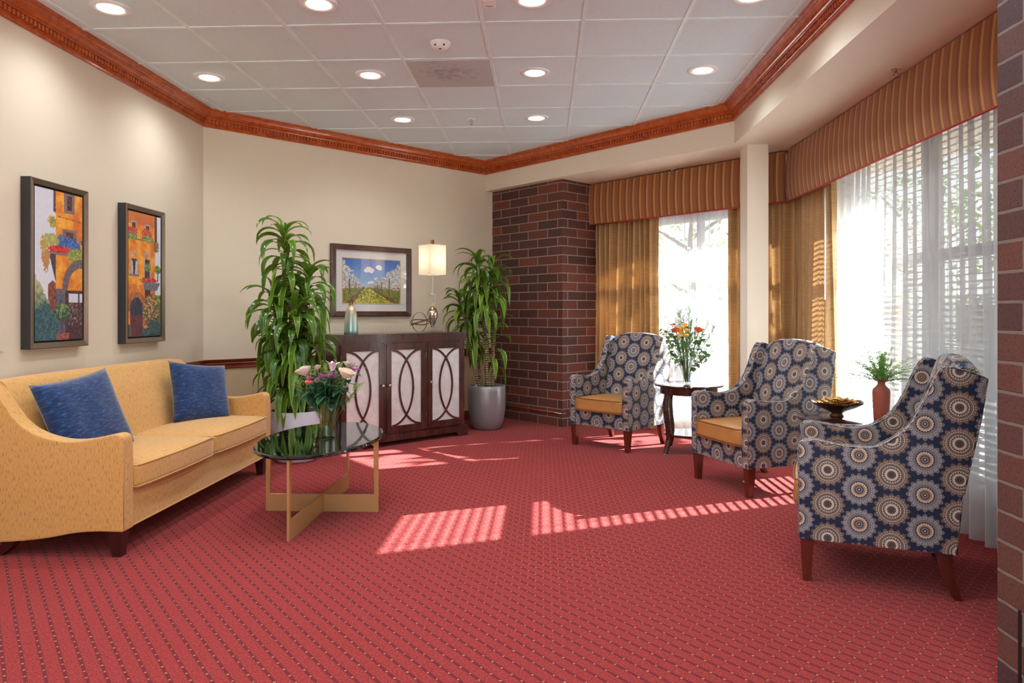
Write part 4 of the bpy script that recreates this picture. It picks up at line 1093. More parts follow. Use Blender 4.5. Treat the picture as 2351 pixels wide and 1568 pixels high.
# centre = midpoint of the front legs pushed back by .33-.036
def from_front(fl, fr):
    d = Vector((fr[0] - fl[0], fr[1] - fl[1])); ang = math.atan2(d.y, d.x); back = Vector((-d.y, d.x)).normalized()
    c = Vector(((fl[0] + fr[0]) / 2, (fl[1] + fr[1]) / 2)) + back * .294
    return c.x, c.y, math.degrees(ang)
x, y, a = from_front((.287, 6.68), (.749, 6.287)); place(ch, x, y, a, 'blue medallion armchair nearest the far brick pillar, left of the flower table', G3)
c2 = copy_tree(ch); x, y, a = from_front((1.146, 5.35), (1.371, 4.80)); place(c2, x, y, a, 'blue medallion armchair between the two round side tables', G3)
c3 = copy_tree(ch)
nf = Vector((1.215, 3.345)); xd = Vector((-.347, -.938)); yd = Vector((.938, -.347))
c = nf - xd * .291 + yd * .294
place(c3, c.x, c.y, math.degrees(math.atan2(xd.y, xd.x)), 'closest armchair, seen from its side beside the near brick pillar', G3)

# ================================================================ sofa
def sofa():
    root = thing('sofa', 'golden two-seat sofa with sloping arms along the left wall', 'sofa', (-2.09, 4.425, 0), PI / 2)
    HW = .965; TH = .095
    top = smoothpoly([(.0, .50), (.002, .595), (.018, .618), (.05, .622), (.12, .605), (.217, .586), (.305, .584), (.374, .596), (.437, .614), (.494, .640), (.539, .674), (.577, .718), (.615, .772), (.655, .832), (.70, .868)], 2)
    outline = top + [(.74, .872), (.765, .855), (.755, .60), (.70, .30), (.668, .075)] + smoothpoly([(.668, .075), (.55, .082), (.437, .094), (.34, .110), (.255, .128), (.15, .138), (.0, .136)], 1)[1:]
    for sgn in (-1, 1):
        bm = B(); x1 = sgn * HW; x0 = sgn * (HW - TH)
        prism(bm, outline, min(x0, x1), max(x0, x1), lambda a, b, t_: (t_, a, b)); bmesh.ops.recalc_face_normals(bm, faces=bm.faces[:]); bevel(bm, .022, 4, 60)
        boxuv(bm); mk('arm', bm, M['gold'], root, 'auto')
        for xx in (x1 - sgn * .009,):
            bm = B(); tube(bm, [(xx, .004, .14)] + [(xx, a + .003, b - .004) for a, b in top], .0055, 6); boxuv(bm); mk('welt', bm, M['gold'], root, True)
    IW = HW - TH + .003
    bm = B(); box(bm, -IW, IW, .012, .60, .140, .335); bevel(bm, .012, 2); boxuv(bm); mk('seat_rail', bm, M['gold'], root, 'auto')
    bm = B(); tube(bm, [(-IW, .012, .142), (IW, .012, .142)], .005, 6); boxuv(bm); mk('welt', bm, M['gold'], root, True)
    bm = B(); NX = 24
    fr = smoothpoly([(.50, .40), (.545, .52), (.595, .66), (.645, .80), (.668, .855), (.70, .880), (.735, .882), (.768, .855)], 2)
    prof = fr + [(.755, .60), (.70, .30), (.668, .10), (.52, .10)]
    grid = []
    for i in range(NX + 1):
        x = -IW + 2 * IW * i / NX; k = 1 - abs(x / IW) ** 6; ring = []
        for a, b in prof:
            frn = 1 if a < .70 and b > .42 else 0
            ring.append(bm.verts.new((x, a - .028 * k * frn * min(1, (b - .42) * 5) * max(0, min(1, (.88 - b) * 8)) + .0, b + (.008 * k if b > .85 else 0))))
        grid.append(ring)
    for A_, C_ in zip(grid, grid[1:]):
        for j in range(len(prof)): bm.faces.new((A_[j], A_[(j + 1) % len(prof)], C_[(j + 1) % len(prof)], C_[j]))
    bm.faces.new(grid[0][::-1]); bm.faces.new(grid[-1]); bmesh.ops.recalc_face_normals(bm, faces=bm.faces[:]); boxuv(bm); mk('backrest', bm, M['gold'], root, 'auto')
    for sgn in (-1, 1):
        w = IW - .004
        def crown(p):
            kx = 1 - (p.x / (w / 2)) ** 2; ky = 1 - (p.y / .28) ** 2
            if p.z > 0: p.z += .030 * max(0, kx) ** .7 * max(0, ky) ** .8
            if p.y < -.2: p.y -= .016 * max(0, kx)
            return p
        bm = B(); rbox(bm, (sgn * w / 2, .265, .392), (w - .0006, .56, .118), .022, 14, crown); boxuv(bm)
        cu = mk('seat_cushion', bm, M['gold'], root, True)
        for z in (.338, .447):
            bm = B(); q = w / 2 - .006; cx_ = sgn * w / 2; y0 = -.014
            pts = [(cx_ - q + .004, y0 + .012, z)] + [(cx_ + x, y0 - .016 * (1 - (x / (w / 2)) ** 2), z) for x in [-q + .02 + (2 * q - .04) * k / 12 for k in range(13)]] + [(cx_ + q - .004, y0 + .012, z), (cx_ + q, .04, z), (cx_ + q, .50, z), (cx_ - q, .50, z), (cx_ - q, .04, z)]
            tube(bm, pts, .0046, 6, closed=True); boxuv(bm); mk('piping', bm, M['gold'], cu, True)
    for sgn in (-1, 1):
        bm = B(); x = sgn * (HW - .058); y = .055
        lo = [bm.verts.new((x + a * .022, y + b * .022, 0)) for a, b in ((-1, -1), (1, -1), (1, 1), (-1, 1))]; hi = [bm.verts.new((x + a * .036, y + b * .036, .142)) for a, b in ((-1, -1), (1, -1), (1, 1), (-1, 1))]
        bm.faces.new(lo[::-1]); bm.faces.new(hi)
        for k in range(4): bm.faces.new((lo[k], lo[(k + 1) % 4], hi[(k + 1) % 4], hi[k]))
        bevel(bm, .003, 2); mk('leg', bm, M['sofaleg'], root)
        bm = B(); prism(bm, smoothpoly([(.56, .11), (.585, .05), (.650, 0)], 2) + smoothpoly([(.70, 0), (.655, .045), (.64, .11)], 2), x - .028, x + .028, lambda a, b, t_: (t_, a, b)); bmesh.ops.recalc_face_normals(bm, faces=bm.faces[:]); bevel(bm, .003, 1, 60); mk('leg', bm, M['sofaleg'], root, 'auto')
    return root
sofa()
def pillow(loc, rot, s, label):
    root = None; bm = B(); n = 22
    top = []; uv = bm.loops.layers.uv.verify()
    for side in (1, -1):
        g = []
        for j in range(n + 1):
            row = []
            for i in range(n + 1):
                x = -1 + 2 * i / n; y = -1 + 2 * j / n
                ex = 1 - .07 * (1 - y * y); ey = 1 - .07 * (1 - x * x)
                h = (max(0, 1 - x ** 4) * max(0, 1 - y ** 4)) ** .55
                wr = .006 * noise.noise(Vector((x * 3, y * 3, side + s)))
                row.append(bm.verts.new((x * ex * s / 2, side * (h * .075 + wr * h), y * ey * s / 2)))
            g.append(row)
        top.append(g)
        for j in range(n):
            for i in range(n):
                q = (g[j][i], g[j][i + 1], g[j + 1][i + 1], g[j + 1][i])
                f = bm.faces.new(q if side < 0 else q[::-1])
                for l in f.loops: l[uv].uv = (l.vert.co.x, l.vert.co.z)
    bmesh.ops.remove_doubles(bm, verts=bm.verts[:], dist=1e-5)
    o = mk('throw_pillow', bm, M['blue'], None, True); o.location = loc; o.rotation_mode = 'XYZ'; o.rotation_euler = rot
    tag(o, label, 'pillow')
    return o
# rest tilted against the backrest; face toward +u
def prot(lean, turn, roll):
    return (T(0, 0, 0) @ Matrix.Rotation(PI / 2 + turn, 4, 'Z') @ Matrix.Rotation(lean, 4, 'X') @ Matrix.Rotation(roll, 4, 'Y')).to_euler()
pillow((-2.525, 3.83, .655), prot(-.36, -.30, -.13), .48, 'blue chenille throw pillow against the near end of the sofa back')
pillow((-2.47, 5.04, .652), prot(-.36, -.50, .14), .45, 'blue chenille throw pillow at the far end of the sofa')

# ================================================================ coffee table
ct = thing('coffee_table', 'oval coffee table with black glass top and crossed gold legs', 'coffee table', (-1.368, 4.36, 0))
bm = B(); pf = [(0, .437), (.97, .437), (.995, .441), (1, .449), (.995, .457), (.975, .461), (0, .461)]
N_ = 72; rings = []
for r_, z_ in pf:
    if r_ == 0: rings.append([bm.verts.new((0, 0, z_))])
    else: rings.append([bm.verts.new((r_ * .355 * math.cos(2 * PI * k / N_), r_ * .612 * math.sin(2 * PI * k / N_), z_)) for k in range(N_)])
for A_, C_ in zip(rings, rings[1:]):
    for k in range(N_):
        k2 = (k + 1) % N_
        if len(A_) == 1: bm.faces.new((A_[0], C_[k2], C_[k]))
        elif len(C_) == 1: bm.faces.new((A_[k], A_[k2], C_[0]))
        else: bm.faces.new((A_[k], A_[k2], C_[k2], C_[k]))
mk('tabletop', bm, M['blackglass'], ct, 'tight')
for k, (ux, uy, r_) in enumerate(((1, 0, .352), (-1, 0, .352), (0, 1, .592), (0, -1, .592))):
    ang = math.atan2(uy, ux); Mx = rotz(ang)
    bm = B(); pts = [(.008, 0), (r_, 0), (r_, .437), (r_ - .065, .437), (r_ - .030, .405), (r_ - .026, .108), (.008, .108)]
    prism(bm, pts, -.007, .007, lambda a, b, t_: Mx @ Vector((a, t_, b))); bmesh.ops.recalc_face_normals(bm, faces=bm.faces[:]); bevel(bm, .0015, 1, 50)
    mk('leg', bm, M['brass'], ct)
bm = B(); box(bm, -.0085, .0085, -.0085, .0085, 0, .110); mk('centre_joint', bm, M['brass'], ct)

# ================================================================ side tables
def side_table():
    root = thing('side_table', None, 'side table'); R_ = .298; H_ = .602
    bm = B(); lathe(bm, [(0, H_ - .022), (R_ - .020, H_ - .022), (R_ - .006, H_ - .018), (R_, H_ - .010), (R_ - .003, H_ - .002), (R_ - .012, H_), (0, H_)], 64); mk('tabletop', bm, M['tablewood'], root, 'tight')
    bm = B(); lathe(bm, [(R_ - .05, H_ - .022), (R_ - .05, H_ - .085), (R_ - .066, H_ - .085), (R_ - .066, H_ - .022)], 56); mk('apron', bm, M['tablewood'], root, 'auto')
    bm = B(); lathe(bm, [(0, .150), (.215, .150), (.222, .156), (.222, .166), (.215, .171), (0, .171)], 56); mk('lower_shelf', bm, M['tablewood'], root, 'tight')
    for k in range(4):
        a = math.radians(45 + 90 * k); Mx = rotz(a); bm = B()
        cen = smoothpoly([(.236, H_ - .022), (.238, .50), (.262, .44), (.250, .32), (.226, .20), (.224, .12), (.262, .004)], 3); wd_ = .017
        L_ = [(a_ - wd_ * (1 - .3 * (1 - b_ / H_)), b_) for a_, b_ in cen]; R2 = [(a_ + wd_ * (1 - .3 * (1 - b_ / H_)), b_) for a_, b_ in cen]
        prism(bm, L_ + R2[::-1], -.021, .021, lambda p_, q_, t_: Mx @ Vector((p_, t_, q_))); bmesh.ops.recalc_face_normals(bm, faces=bm.faces[:]); bevel(bm, .002, 1, 60); lg = mk('leg', bm, M['tablewood'], root, 'auto')
        bm = B(); lathe(bm, [(0, 0), (.021, 0), (.023, .003), (.018, .006), (0, .006)], 16, tuple(Mx @ Vector((.262, 0, 0)))); mk('glide', bm, M['nickel'], lg, True)
    return root
st1 = side_table(); st1.location = (1.285, 6.37, 0); st1.rotation_euler = (0, 0, math.radians(209.5 - 45))
tag(st1, 'round dark side table carrying the vase of orange and yellow flowers', 'side table', 'round dark side tables')
st2 = copy_tree(st1); st2.location = (1.835, 4.355, 0); st2.rotation_euler = (0, 0, .3); tag(st2, 'round dark side table carrying the gold bowls and the terracotta vase', 'side table', 'round dark side tables')
TH_ = .602

# ================================================================ cabinet
cx0, cy0 = -1.2835, 6.6465                         # middle of the front face on the floor
CABH = 1.035; CW = 1.434; CD = .43
cab = thing('cabinet', 'dark wood cabinet with three silver arched-lattice doors', 'cabinet', (cx0, cy0, 0), PI / 4)   # local -Y faces the room
hw = CW / 2
bm = B(); box(bm, -hw + .012, hw - .012, .012, CD, .10, .955); bevel(bm, .004, 1); mk('body', bm, M['espresso'], cab)
bm = B(); box(bm, -hw, hw, -.004, CD, .952, CABH - .012); box(bm, -hw - .004, hw + .004, -.010, CD + .002, CABH - .012, CABH); bevel(bm, .005, 2); mk('top', bm, M['espresso'], cab)
bm = B(); pts = [(-hw - .012, 0), (-hw + .10, 0), (-hw + .12, .035), (-hw + .15, .045), (hw - .15, .045), (hw - .12, .035), (hw - .10, 0), (hw + .012, 0), (hw + .012, .085), (hw + .002, .105), (-hw - .002, .105), (-hw - .012, .085)]
prism(bm, pts, -.014, .014, lambda a, b, t_: (a, t_, b)); box(bm, -hw - .012, -hw + .012, .0145, CD, 0, .10); box(bm, hw - .012, hw + .012, .0145, CD, 0, .10); box(bm, -hw, hw, .0145, CD, .085, .106)
bmesh.ops.recalc_face_normals(bm, faces=bm.faces[:]); mk('plinth', bm, M['espresso'], cab)
DW = .438; gapx = .026
xs = [-hw + .030 + DW / 2 + k * (DW + gapx) for k in range(3)]
for k in range(2):
    bm = B(); xm = xs[k] + DW / 2 + gapx / 2; box(bm, xm - gapx / 2 + .004, xm + gapx / 2 - .004, -.006, .012, .112, .948); bevel(bm, .002, 1); mk('stile', bm, M['espresso'], cab)
z0, z1 = .118, .944
for k, xc in enumerate(xs):
    bm = B(); fw_ = .052
    for (a, b, c_, d_) in ((xc - DW / 2, xc + DW / 2, z0, z0 + fw_ + .01), (xc - DW / 2, xc + DW / 2, z1 - fw_ - .01, z1), (xc - DW / 2, xc - DW / 2 + fw_, z0 + fw_ + .01, z1 - fw_ - .01), (xc + DW / 2 - fw_, xc + DW / 2, z0 + fw_ + .01, z1 - fw_ - .01)):
        box(bm, a, b, -.010, .011, c_, d_)
    dr = mk('door', bm, M['espresso'], cab)
    bm = B(); box(bm, xc - DW / 2 + fw_ - .002, xc + DW / 2 - fw_ + .002, .000, .008, z0 + fw_, z1 - fw_); mk('silver_panel', bm, M['silverleaf'], dr)
    # crossing arcs: two mirrored bows through the panel
    ix = DW / 2 - fw_; zt = z1 - fw_ - .01; zb = z0 + fw_ + .01; zm = (zt + zb) / 2; hh = (zt - zb) / 2
    bm = B()
    for sgn in (-1, 1):
        pts = []
        for q in range(41):
            w = PI * (.012 + .976 * q / 40)
            pts.append((xc + sgn * ix * (1 - 1.46 * math.sin(w)), zm - hh * math.cos(w)))
        L_, R_ = [], []
        for q in range(41):
            a = Vector(pts[max(0, q - 1)]); b = Vector(pts[min(40, q + 1)]); d = (b - a).normalized(); n_ = Vector((-d.y, d.x)) * .0088; p_ = Vector(pts[q])
            L_.append(p_ + n_); R_.append(p_ - n_)
        for q in range(40):
            vs = [bm.verts.new((p_.x, yy, p_.y)) for yy in (-.009 - .0004 * sgn, .0) for p_ in (L_[q], R_[q], R_[q + 1], L_[q + 1])]
            for f in ((0, 1, 2, 3), (0, 3, 7, 4), (1, 5, 6, 2)): bm.faces.new([vs[i] for i in f])
    mk('arched_lattice', bm, M['espresso'], dr)
    kx = xc + (DW / 2 - .022) * (1 if k == 0 else -1); bm = B()
    pr_ = [(0, .0), (.006, 0), (.005, .010), (.006, .014), (.014, .020), (.0165, .026), (.013, .032), (0, .034)]
    tmp = B(); lathe(tmp, pr_, 20); Mk = T(kx, -.010, .560) @ Matrix.Rotation(PI / 2, 4, 'X')
    for v in tmp.verts: v.co = Mk @ v.co
    kn = mk('knob', tmp, M['nickel'], dr, True)
    hx = xc + (DW / 2 + .003) * (-1 if k == 0 else 1)
    for zz in (.24, .82):
        bm = B(); tube(bm, [(hx, -.011, zz - .03), (hx, -.011, zz + .03)], .0035, 6); mk('hinge', bm, M['bronze'], dr, True)
CM = T(cx0, cy0, CABH) @ rotz(PI / 4)
def oncab(x, y): p = CM @ Vector((x, y, 0)); return p
# positions on the cabinet from image columns are given as local x
# ---- bell bottle
p = oncab(-.47, .20)
bb = thing('bell_bottle', 'pearly green and gold glass bell ornament with a ring top on the cabinet', 'ornament', p)
bm = B(); lathe(bm, [(0, 0), (.060, 0), (.064, .006), (.063, .03), (.060, .10), (.055, .16), (.047, .21), (.034, .245), (.022, .258), (.019, .262), (.024, .266), (.022, .272), (0, .274)], 36); mk('body', bm, M['bell'], bb, True)
bm = B(); tube(bm, [(.017 * math.cos(a) * .7071 * 1.0, .017 * math.cos(a) * .7071, .292 + .023 * math.sin(a)) for a in [2 * PI * k / 20 for k in range(20)]], .0055, 8, closed=True); mk('ring', bm, M['bronze'], bb, True)
# ---- ring sculpture
p = oncab(.29, .20)
rs = thing('ring_sculpture', 'open sphere of interlocking bronze rings on the cabinet', 'sculpture', (p.x, p.y, CABH + .101))
for k, (rx, rz_, r_) in enumerate(((PI / 2, .9, .096), (.26, .3, .094), (-.30, 1.9, .092))):
    bm = B(); n_ = 48
    prof_ = [(-.0045, -.0018), (.0045, -.0018), (.0045, .0018), (-.0045, .0018)]
    Mr = Matrix.Rotation(rz_, 4, 'Z') @ Matrix.Rotation(rx, 4, 'X'); rr_ = []
    for q in range(n_):
        a = 2 * PI * q / n_; rr_.append([bm.verts.new(Mr @ Vector(((r_ + o_) * math.cos(a), (r_ + o_) * math.sin(a), h_))) for h_, o_ in prof_])
    for q in range(n_):
        for j in range(4): bm.faces.new((rr_[q][j], rr_[q][(j + 1) % 4], rr_[(q + 1) % n_][(j + 1) % 4], rr_[(q + 1) % n_][j]))
    mk('ring', bm, M['bronze'], rs, 'auto')
# ---- table lamp
p = oncab(.46, .22)
lp = thing('table_lamp', 'slim table lamp with square white shade and silvered glass body on the cabinet', 'lamp', p, PI / 4)
bm = B(); box(bm, -.075, .075, -.075, .075, .0, .022); bevel(bm, .003, 2); mk('base', bm, M['crystal'], lp)
bm = B(); box(bm, -.038, .038, -.038, .038, .022, .048); bevel(bm, .003, 2); mk('base_step', bm, M['crystal'], lp)
bm = B(); lathe(bm, [(0, .048), (.018, .048), (.014, .060), (.020, .070), (.034, .10), (.050, .145), (.054, .180), (.050, .205), (.040, .222), (0, .224)], 32); mk('body', bm, M['mercury'], lp, True)
bm = B(); lathe(bm, [(0, .222), (.042, .222), (.044, .228), (.036, .236), (.020, .248), (.012, .256), (0, .258)], 28); mk('cap', bm, M['goldmetal'], lp, True)
bm = B()
for (a, b, c_, d_) in ((-.034, -.028, .275, .385), (.028, .034, .275, .385), (-.028, .028, .275, .281), (-.028, .028, .379, .385)): box(bm, a, b, -.004, .004, c_, d_)
box(bm, -.008, .008, -.009, .009, .256, .290); box(bm, -.010, .010, -.010, .010, .365, .400)
mk('square_link', bm, M['nickel'], lp)
bm = B(); box(bm, -.008, .008, -.008, .008, .400, .60); mk('rod', bm, M['nickel'], lp)
sw_, sh0, sh1 = .098, .575, .872
bm = B()
for (x0_, x1_, y0_, y1_) in ((-sw_, sw_, -sw_, -sw_ + .002), (-sw_, sw_, sw_ - .002, sw_), (-sw_, -sw_ + .002, -sw_ + .002, sw_ - .002), (sw_ - .002, sw_, -sw_ + .002, sw_ - .002)): box(bm, x0_, x1_, y0_, y1_, sh0, sh1)
mk('lamp_shade', bm, M['shade'], lp)
bm = B()
for zz in (sh0 + .002, sh1 - .002):
    for s_ in (-1, 1): tube(bm, [(-sw_, s_ * (sw_ - .001), zz), (sw_, s_ * (sw_ - .001), zz)], .0022, 5); tube(bm, [(s_ * (sw_ - .001), -sw_, zz), (s_ * (sw_ - .001), sw_, zz)], .0022, 5)
mk('shade_trim', bm, M['white'], lp)
bm = B(); box(bm, -.003, .003, -.003, .003, .60, .88); tube(bm, [(-sw_, 0, .862), (sw_, 0, .862)], .0022, 5); mk('harp', bm, M['goldmetal'], lp)
bm = B(); box(bm, -.013, .013, -.013, .013, .880, .925); bevel(bm, .002, 1); mk('finial', bm, M['goldmetal'], lp)
l = bpy.data.lights.new('lamp_bulb', 'POINT'); l.energy = LAMP_W; l.shadow_soft_size = .03; l.color = (1, .84, .62); lo = bpy.data.objects.new('lamp_bulb', l); COL.objects.link(lo); lo.parent = lp; lo.location = (.012, .012, .73)

# ================================================================ bowls and terracotta vase on table 2
def scalloped_bowl(R_, hgt, waves, seed, foot, m, z, label, flare=1.5):
    rd = random.Random(seed); bm = B(); ph = rd.random() * 6
    prof = [(0, .0)] + ([(.038, 0), (.040, .004), (.034, .012), (.030, .020)] if foot else [(.3 * R_, .0)])
    zb = .020 if foot else 0.0
    outer = [(R_ * q, zb + (hgt) * (q ** flare)) for q in (.35, .5, .65, .8, .92, 1.0)]
    inner = [(r_ - .001, z_ + .003) for r_, z_ in outer[::-1]] + [(0, zb + .006 + hgt * .2)]
    def fn(r_, z_, a):
        k = max(0, min(1, (r_ / R_ - .3) / .7)); w = math.sin(a * waves + ph) * .5 + .5
        return r_ * (1 + k * k * (.05 * w + .012 * math.sin(a * 23 + seed))), z_ + k * k * (.008 * w * 1.4 + .0025 * math.sin(a * 37 + seed * 2))
    lathe(bm, prof + outer + inner, 120, (0, 0, 0), fn=fn)
    o = mk('decorative_bowl', bm, m, None, True); o.location = (1.775, 4.40, z); tag(o, label, 'bowl', 'nested scalloped metal bowls')
    return o
scalloped_bowl(.148, .062, 5, 1, True, M['bowldark'], TH_ + .001, 'outermost and largest scalloped bowl with a dark underside')
scalloped_bowl(.118, .048, 5, 2, False, M['bowlgold'], TH_ + .0345, 'middle gold scalloped bowl nested in the largest bowl')
scalloped_bowl(.095, .038, 6, 3, False, M['bowlgold'], TH_ + .0545, 'second-smallest gold scalloped bowl, just under the top one')
scalloped_bowl(.066, .028, 6, 4, False, M['bowlgold'], TH_ + .073, 'smallest gold scalloped bowl on top of the nest')
tv = thing('terracotta_vase', 'matte terracotta bottle vase on the side table beside the gold bowls', 'vase', (1.955, 4.22, TH_))
bm = B(); lathe(bm, [(0, 0), (.037, 0), (.040, .006), (.043, .06), (.046, .12), (.0475, .17), (.044, .185), (.030, .200), (.021, .212), (.020, .225), (.024, .234), (.038, .239), (.038, .242), (.022, .239), (.016, .226), (.016, .20), (.026, .18), (0, .05)], 40); mk('body', bm, M['terra'], tv, True)

def sprig(bm, uvl, p, d, L, n, ll, lw, droop, rd, alt=True, stemr=.0016, r_el=.9):
    """stem with paired leaflets"""
    pts = []; q = Vector(p); dirv = Vector(d).normalized(); st = L / 12
    for i in range(13):
        pts.append(q.copy()); q = q + dirv * st; dirv = (dirv + Vector((0, 0, -droop * st))).normalized()
    tube(bm, pts, [stemr * (1 - .6 * i / 12) for i in range(13)], 4, cap=False)
    for k in range(n):
        f = (k + 2) / (n + 2) * 12; i = min(11, int(f)); c = pts[i].lerp(pts[i + 1], f - i); tg = (pts[i + 1] - pts[i]).normalized()
        sd = tg.cross(Vector((0, 0, 1))); sd = sd.normalized() if sd.length > .05 else Vector((1, 0, 0))
        upv = sd.cross(tg)
        for s_ in ((-1, 1) if not alt else ((1,) if k % 2 else (-1,))):
            dd_ = (tg * .6 + sd * s_ * r_el + upv * rd.uniform(-.35, .5)).normalized(); sz = ll * rd.uniform(.75, 1.1) * (1 - .35 * k / n)
            leafquad(bm, c, dd_, lw * sz / ll, sz, uvl, rd.randrange(60), upv)
    return pts
fp = thing('fern_bunch', 'green feathery fern sprays standing in the terracotta vase', 'artificial fern', (1.955, 4.22, TH_ + .225))
rd = random.Random(41)
for k in range(64):
    bm = B(); uvl = bm.loops.layers.uv.verify()
    a = k * 2.399; el = rd.uniform(.25, 1.45); L = rd.uniform(.19, .29) * (1.0 if el < 1.1 else .8)
    d = Vector((math.cos(a) * math.cos(el), math.sin(a) * math.cos(el), math.sin(el)))
    sprig(bm, uvl, (math.cos(a) * .006, math.sin(a) * .006, 0), d, L, 24, .017, .0048, rd.uniform(2.0, 5.0) if el < 1.0 else 2.0, rd, alt=False)
    mk('fern_spray', bm, M['fern'], fp)

# ================================================================ potted dracaenas
def strap_leaf(bm, uvl, p, az, el, L, W, droop, rd, idx, flex=1.0):
    n = 9; q = Vector(p); st = L / n; e = el; pts = []; twist = rd.uniform(-.5, .5)
    for i in range(n + 1):
        d = Vector((math.cos(az) * math.cos(e), math.sin(az) * math.cos(e), math.sin(e))); pts.append((q.copy(), d))
        q = q + d * st; e = max(-1.45, e - droop * st * (1 + 1.2 * i / n)); az += twist * .06
    rows = []
    for i, (c, d) in enumerate(pts):
        f = i / n; w = W * (min(1, .35 + f * 2.6) if f < .3 else 1) * (1 - max(0, (f - .45) / .55) ** 1.7)
        sd = d.cross(Vector((0, 0, 1))); sd = sd.normalized() if sd.length > .02 else Vector((-math.sin(az), math.cos(az), 0))
        up = sd.cross(d).normalized(); rt = math.sin(twist * f * 2.2); sd2 = (sd + up * rt).normalized()
        w = max(w, .0008)
        rows.append([bm.verts.new(c - sd2 * w + up * w * .35), bm.verts.new(c), bm.verts.new(c + sd2 * w + up * w * .35)])
    for i in range(n):
        for j in range(2):
            f = bm.faces.new((rows[i][j], rows[i][j + 1], rows[i + 1][j + 1], rows[i + 1][j]))
            for l, (a, b) in zip(f.loops, ((j, i), (j + 1, i), (j + 1, i + 1), (j, i + 1))): l[uvl].uv = (idx + .001 + a * .499, b / n)
def dracaena(name, label, loc, potm, crowns, seed, pot_prof, rim, canes=True):
    root = thing(name, label, 'potted plant', loc); rd = random.Random(seed)
    bm = B(); lathe(bm, pot_prof, 56); mk('pot', bm, potm, root, True)
    bm = B(); lathe(bm, [(rim - .014, pot_prof[-1][1] - .0), (rim - .02, .40 - .02), (0, .395)], 40); mk('soil', bm, M['soil'], root, True)
    for (bx, by, cx_, cy_, cz_, n, L, W, spread) in crowns:
        pts = []; 
        for i in range(13):
            f = i / 12; pts.append((bx + (cx_ - bx) * f + .012 * math.sin(f * 5 + cx_ * 9), by + (cy_ - by) * f + .012 * math.cos(f * 6 + cy_ * 7), .385 + (cz_ - .385) * f))
        bm = B(); tube(bm, pts, [.018 - .008 * i / 12 for i in range(13)], 8); mk('cane', bm, M['cane'], root, True)
        bm = B(); uvl = bm.loops.layers.uv.verify()
        for k in range(n):
            f = (k / n); h = cz_ - (1 - f) * spread; ff = max(0, min(1, (h - .385) / max(.01, cz_ - .385)))
            px_ = bx + (cx_ - bx) * ff; py_ = by + (cy_ - by) * ff
            az = k * 2.399 + rd.uniform(-.3, .3); el = -.25 + 1.45 * f + rd.uniform(-.25, .25)
            strap_leaf(bm, uvl, (px_, py_, h), az, el, L * rd.uniform(.75, 1.1) * (1 - .25 * f), W * rd.uniform(.8, 1.1), rd.uniform(5.0, 8.5) * (1 - .25 * f), rd, k)
        mk('foliage', bm, M['leaf'], root, 'keep')
        root.children[-1].data.polygons.foreach_set('use_smooth', [True] * len(root.children[-1].data.polygons))
    return root
pl = (-2.06, 5.865, 0)
dracaena('potted_dracaena', 'tall leafy dracaena in a round white pot between the sofa and the cabinet', pl, M['whitepot'],
         [(.00, .00, -.10, -.02, 1.92, 44, .44, .030, .48), (.05, .04, .09, .06, 1.60, 44, .44, .032, .44), (-.05, .03, -.17, -.05, 1.38, 44, .46, .032, .42), (.05, -.05, .03, -.14, 1.28, 46, .44, .034, .46),
          (-.03, -.06, -.05, -.15, 1.02, 48, .44, .033, .48), (.08, .0, .13, -.02, 1.02, 34, .38, .032, .42), (-.07, -.02, -.16, .02, .88, 34, .36, .030, .4)], 5,
         [(0, 0), (.150, 0), (.172, .02), (.196, .14), (.205, .26), (.205, .415), (.203, .420), (.194, .420), (.190, .41), (.190, .38)], .200)
pr2 = (-.60, 7.56, 0)
dracaena('potted_dracaena', 'dracaena with bare canes in a round silver-grey pot by the far brick pillar', pr2, M['silverpot'],
         [(.02, -.02, -.10, -.02, 1.80, 34, .42, .027, .36), (.05, .0, .05, .05, 1.74, 32, .42, .027, .36), (.0, .02, -.03, -.08, 1.58, 34, .42, .029, .38), (-.06, .0, -.30, -.02, 1.40, 34, .36, .027, .34),
          (-.04, .04, -.19, .10, 1.22, 30, .36, .027, .36), (.05, .03, .10, -.02, 1.16, 14, .34, .028, .5)], 9,
         [(0, 0), (.128, 0), (.150, .012), (.180, .10), (.197, .20), (.203, .30), (.200, .40), (.196, .455), (.190, .461), (.184, .457), (.184, .40)], .197)

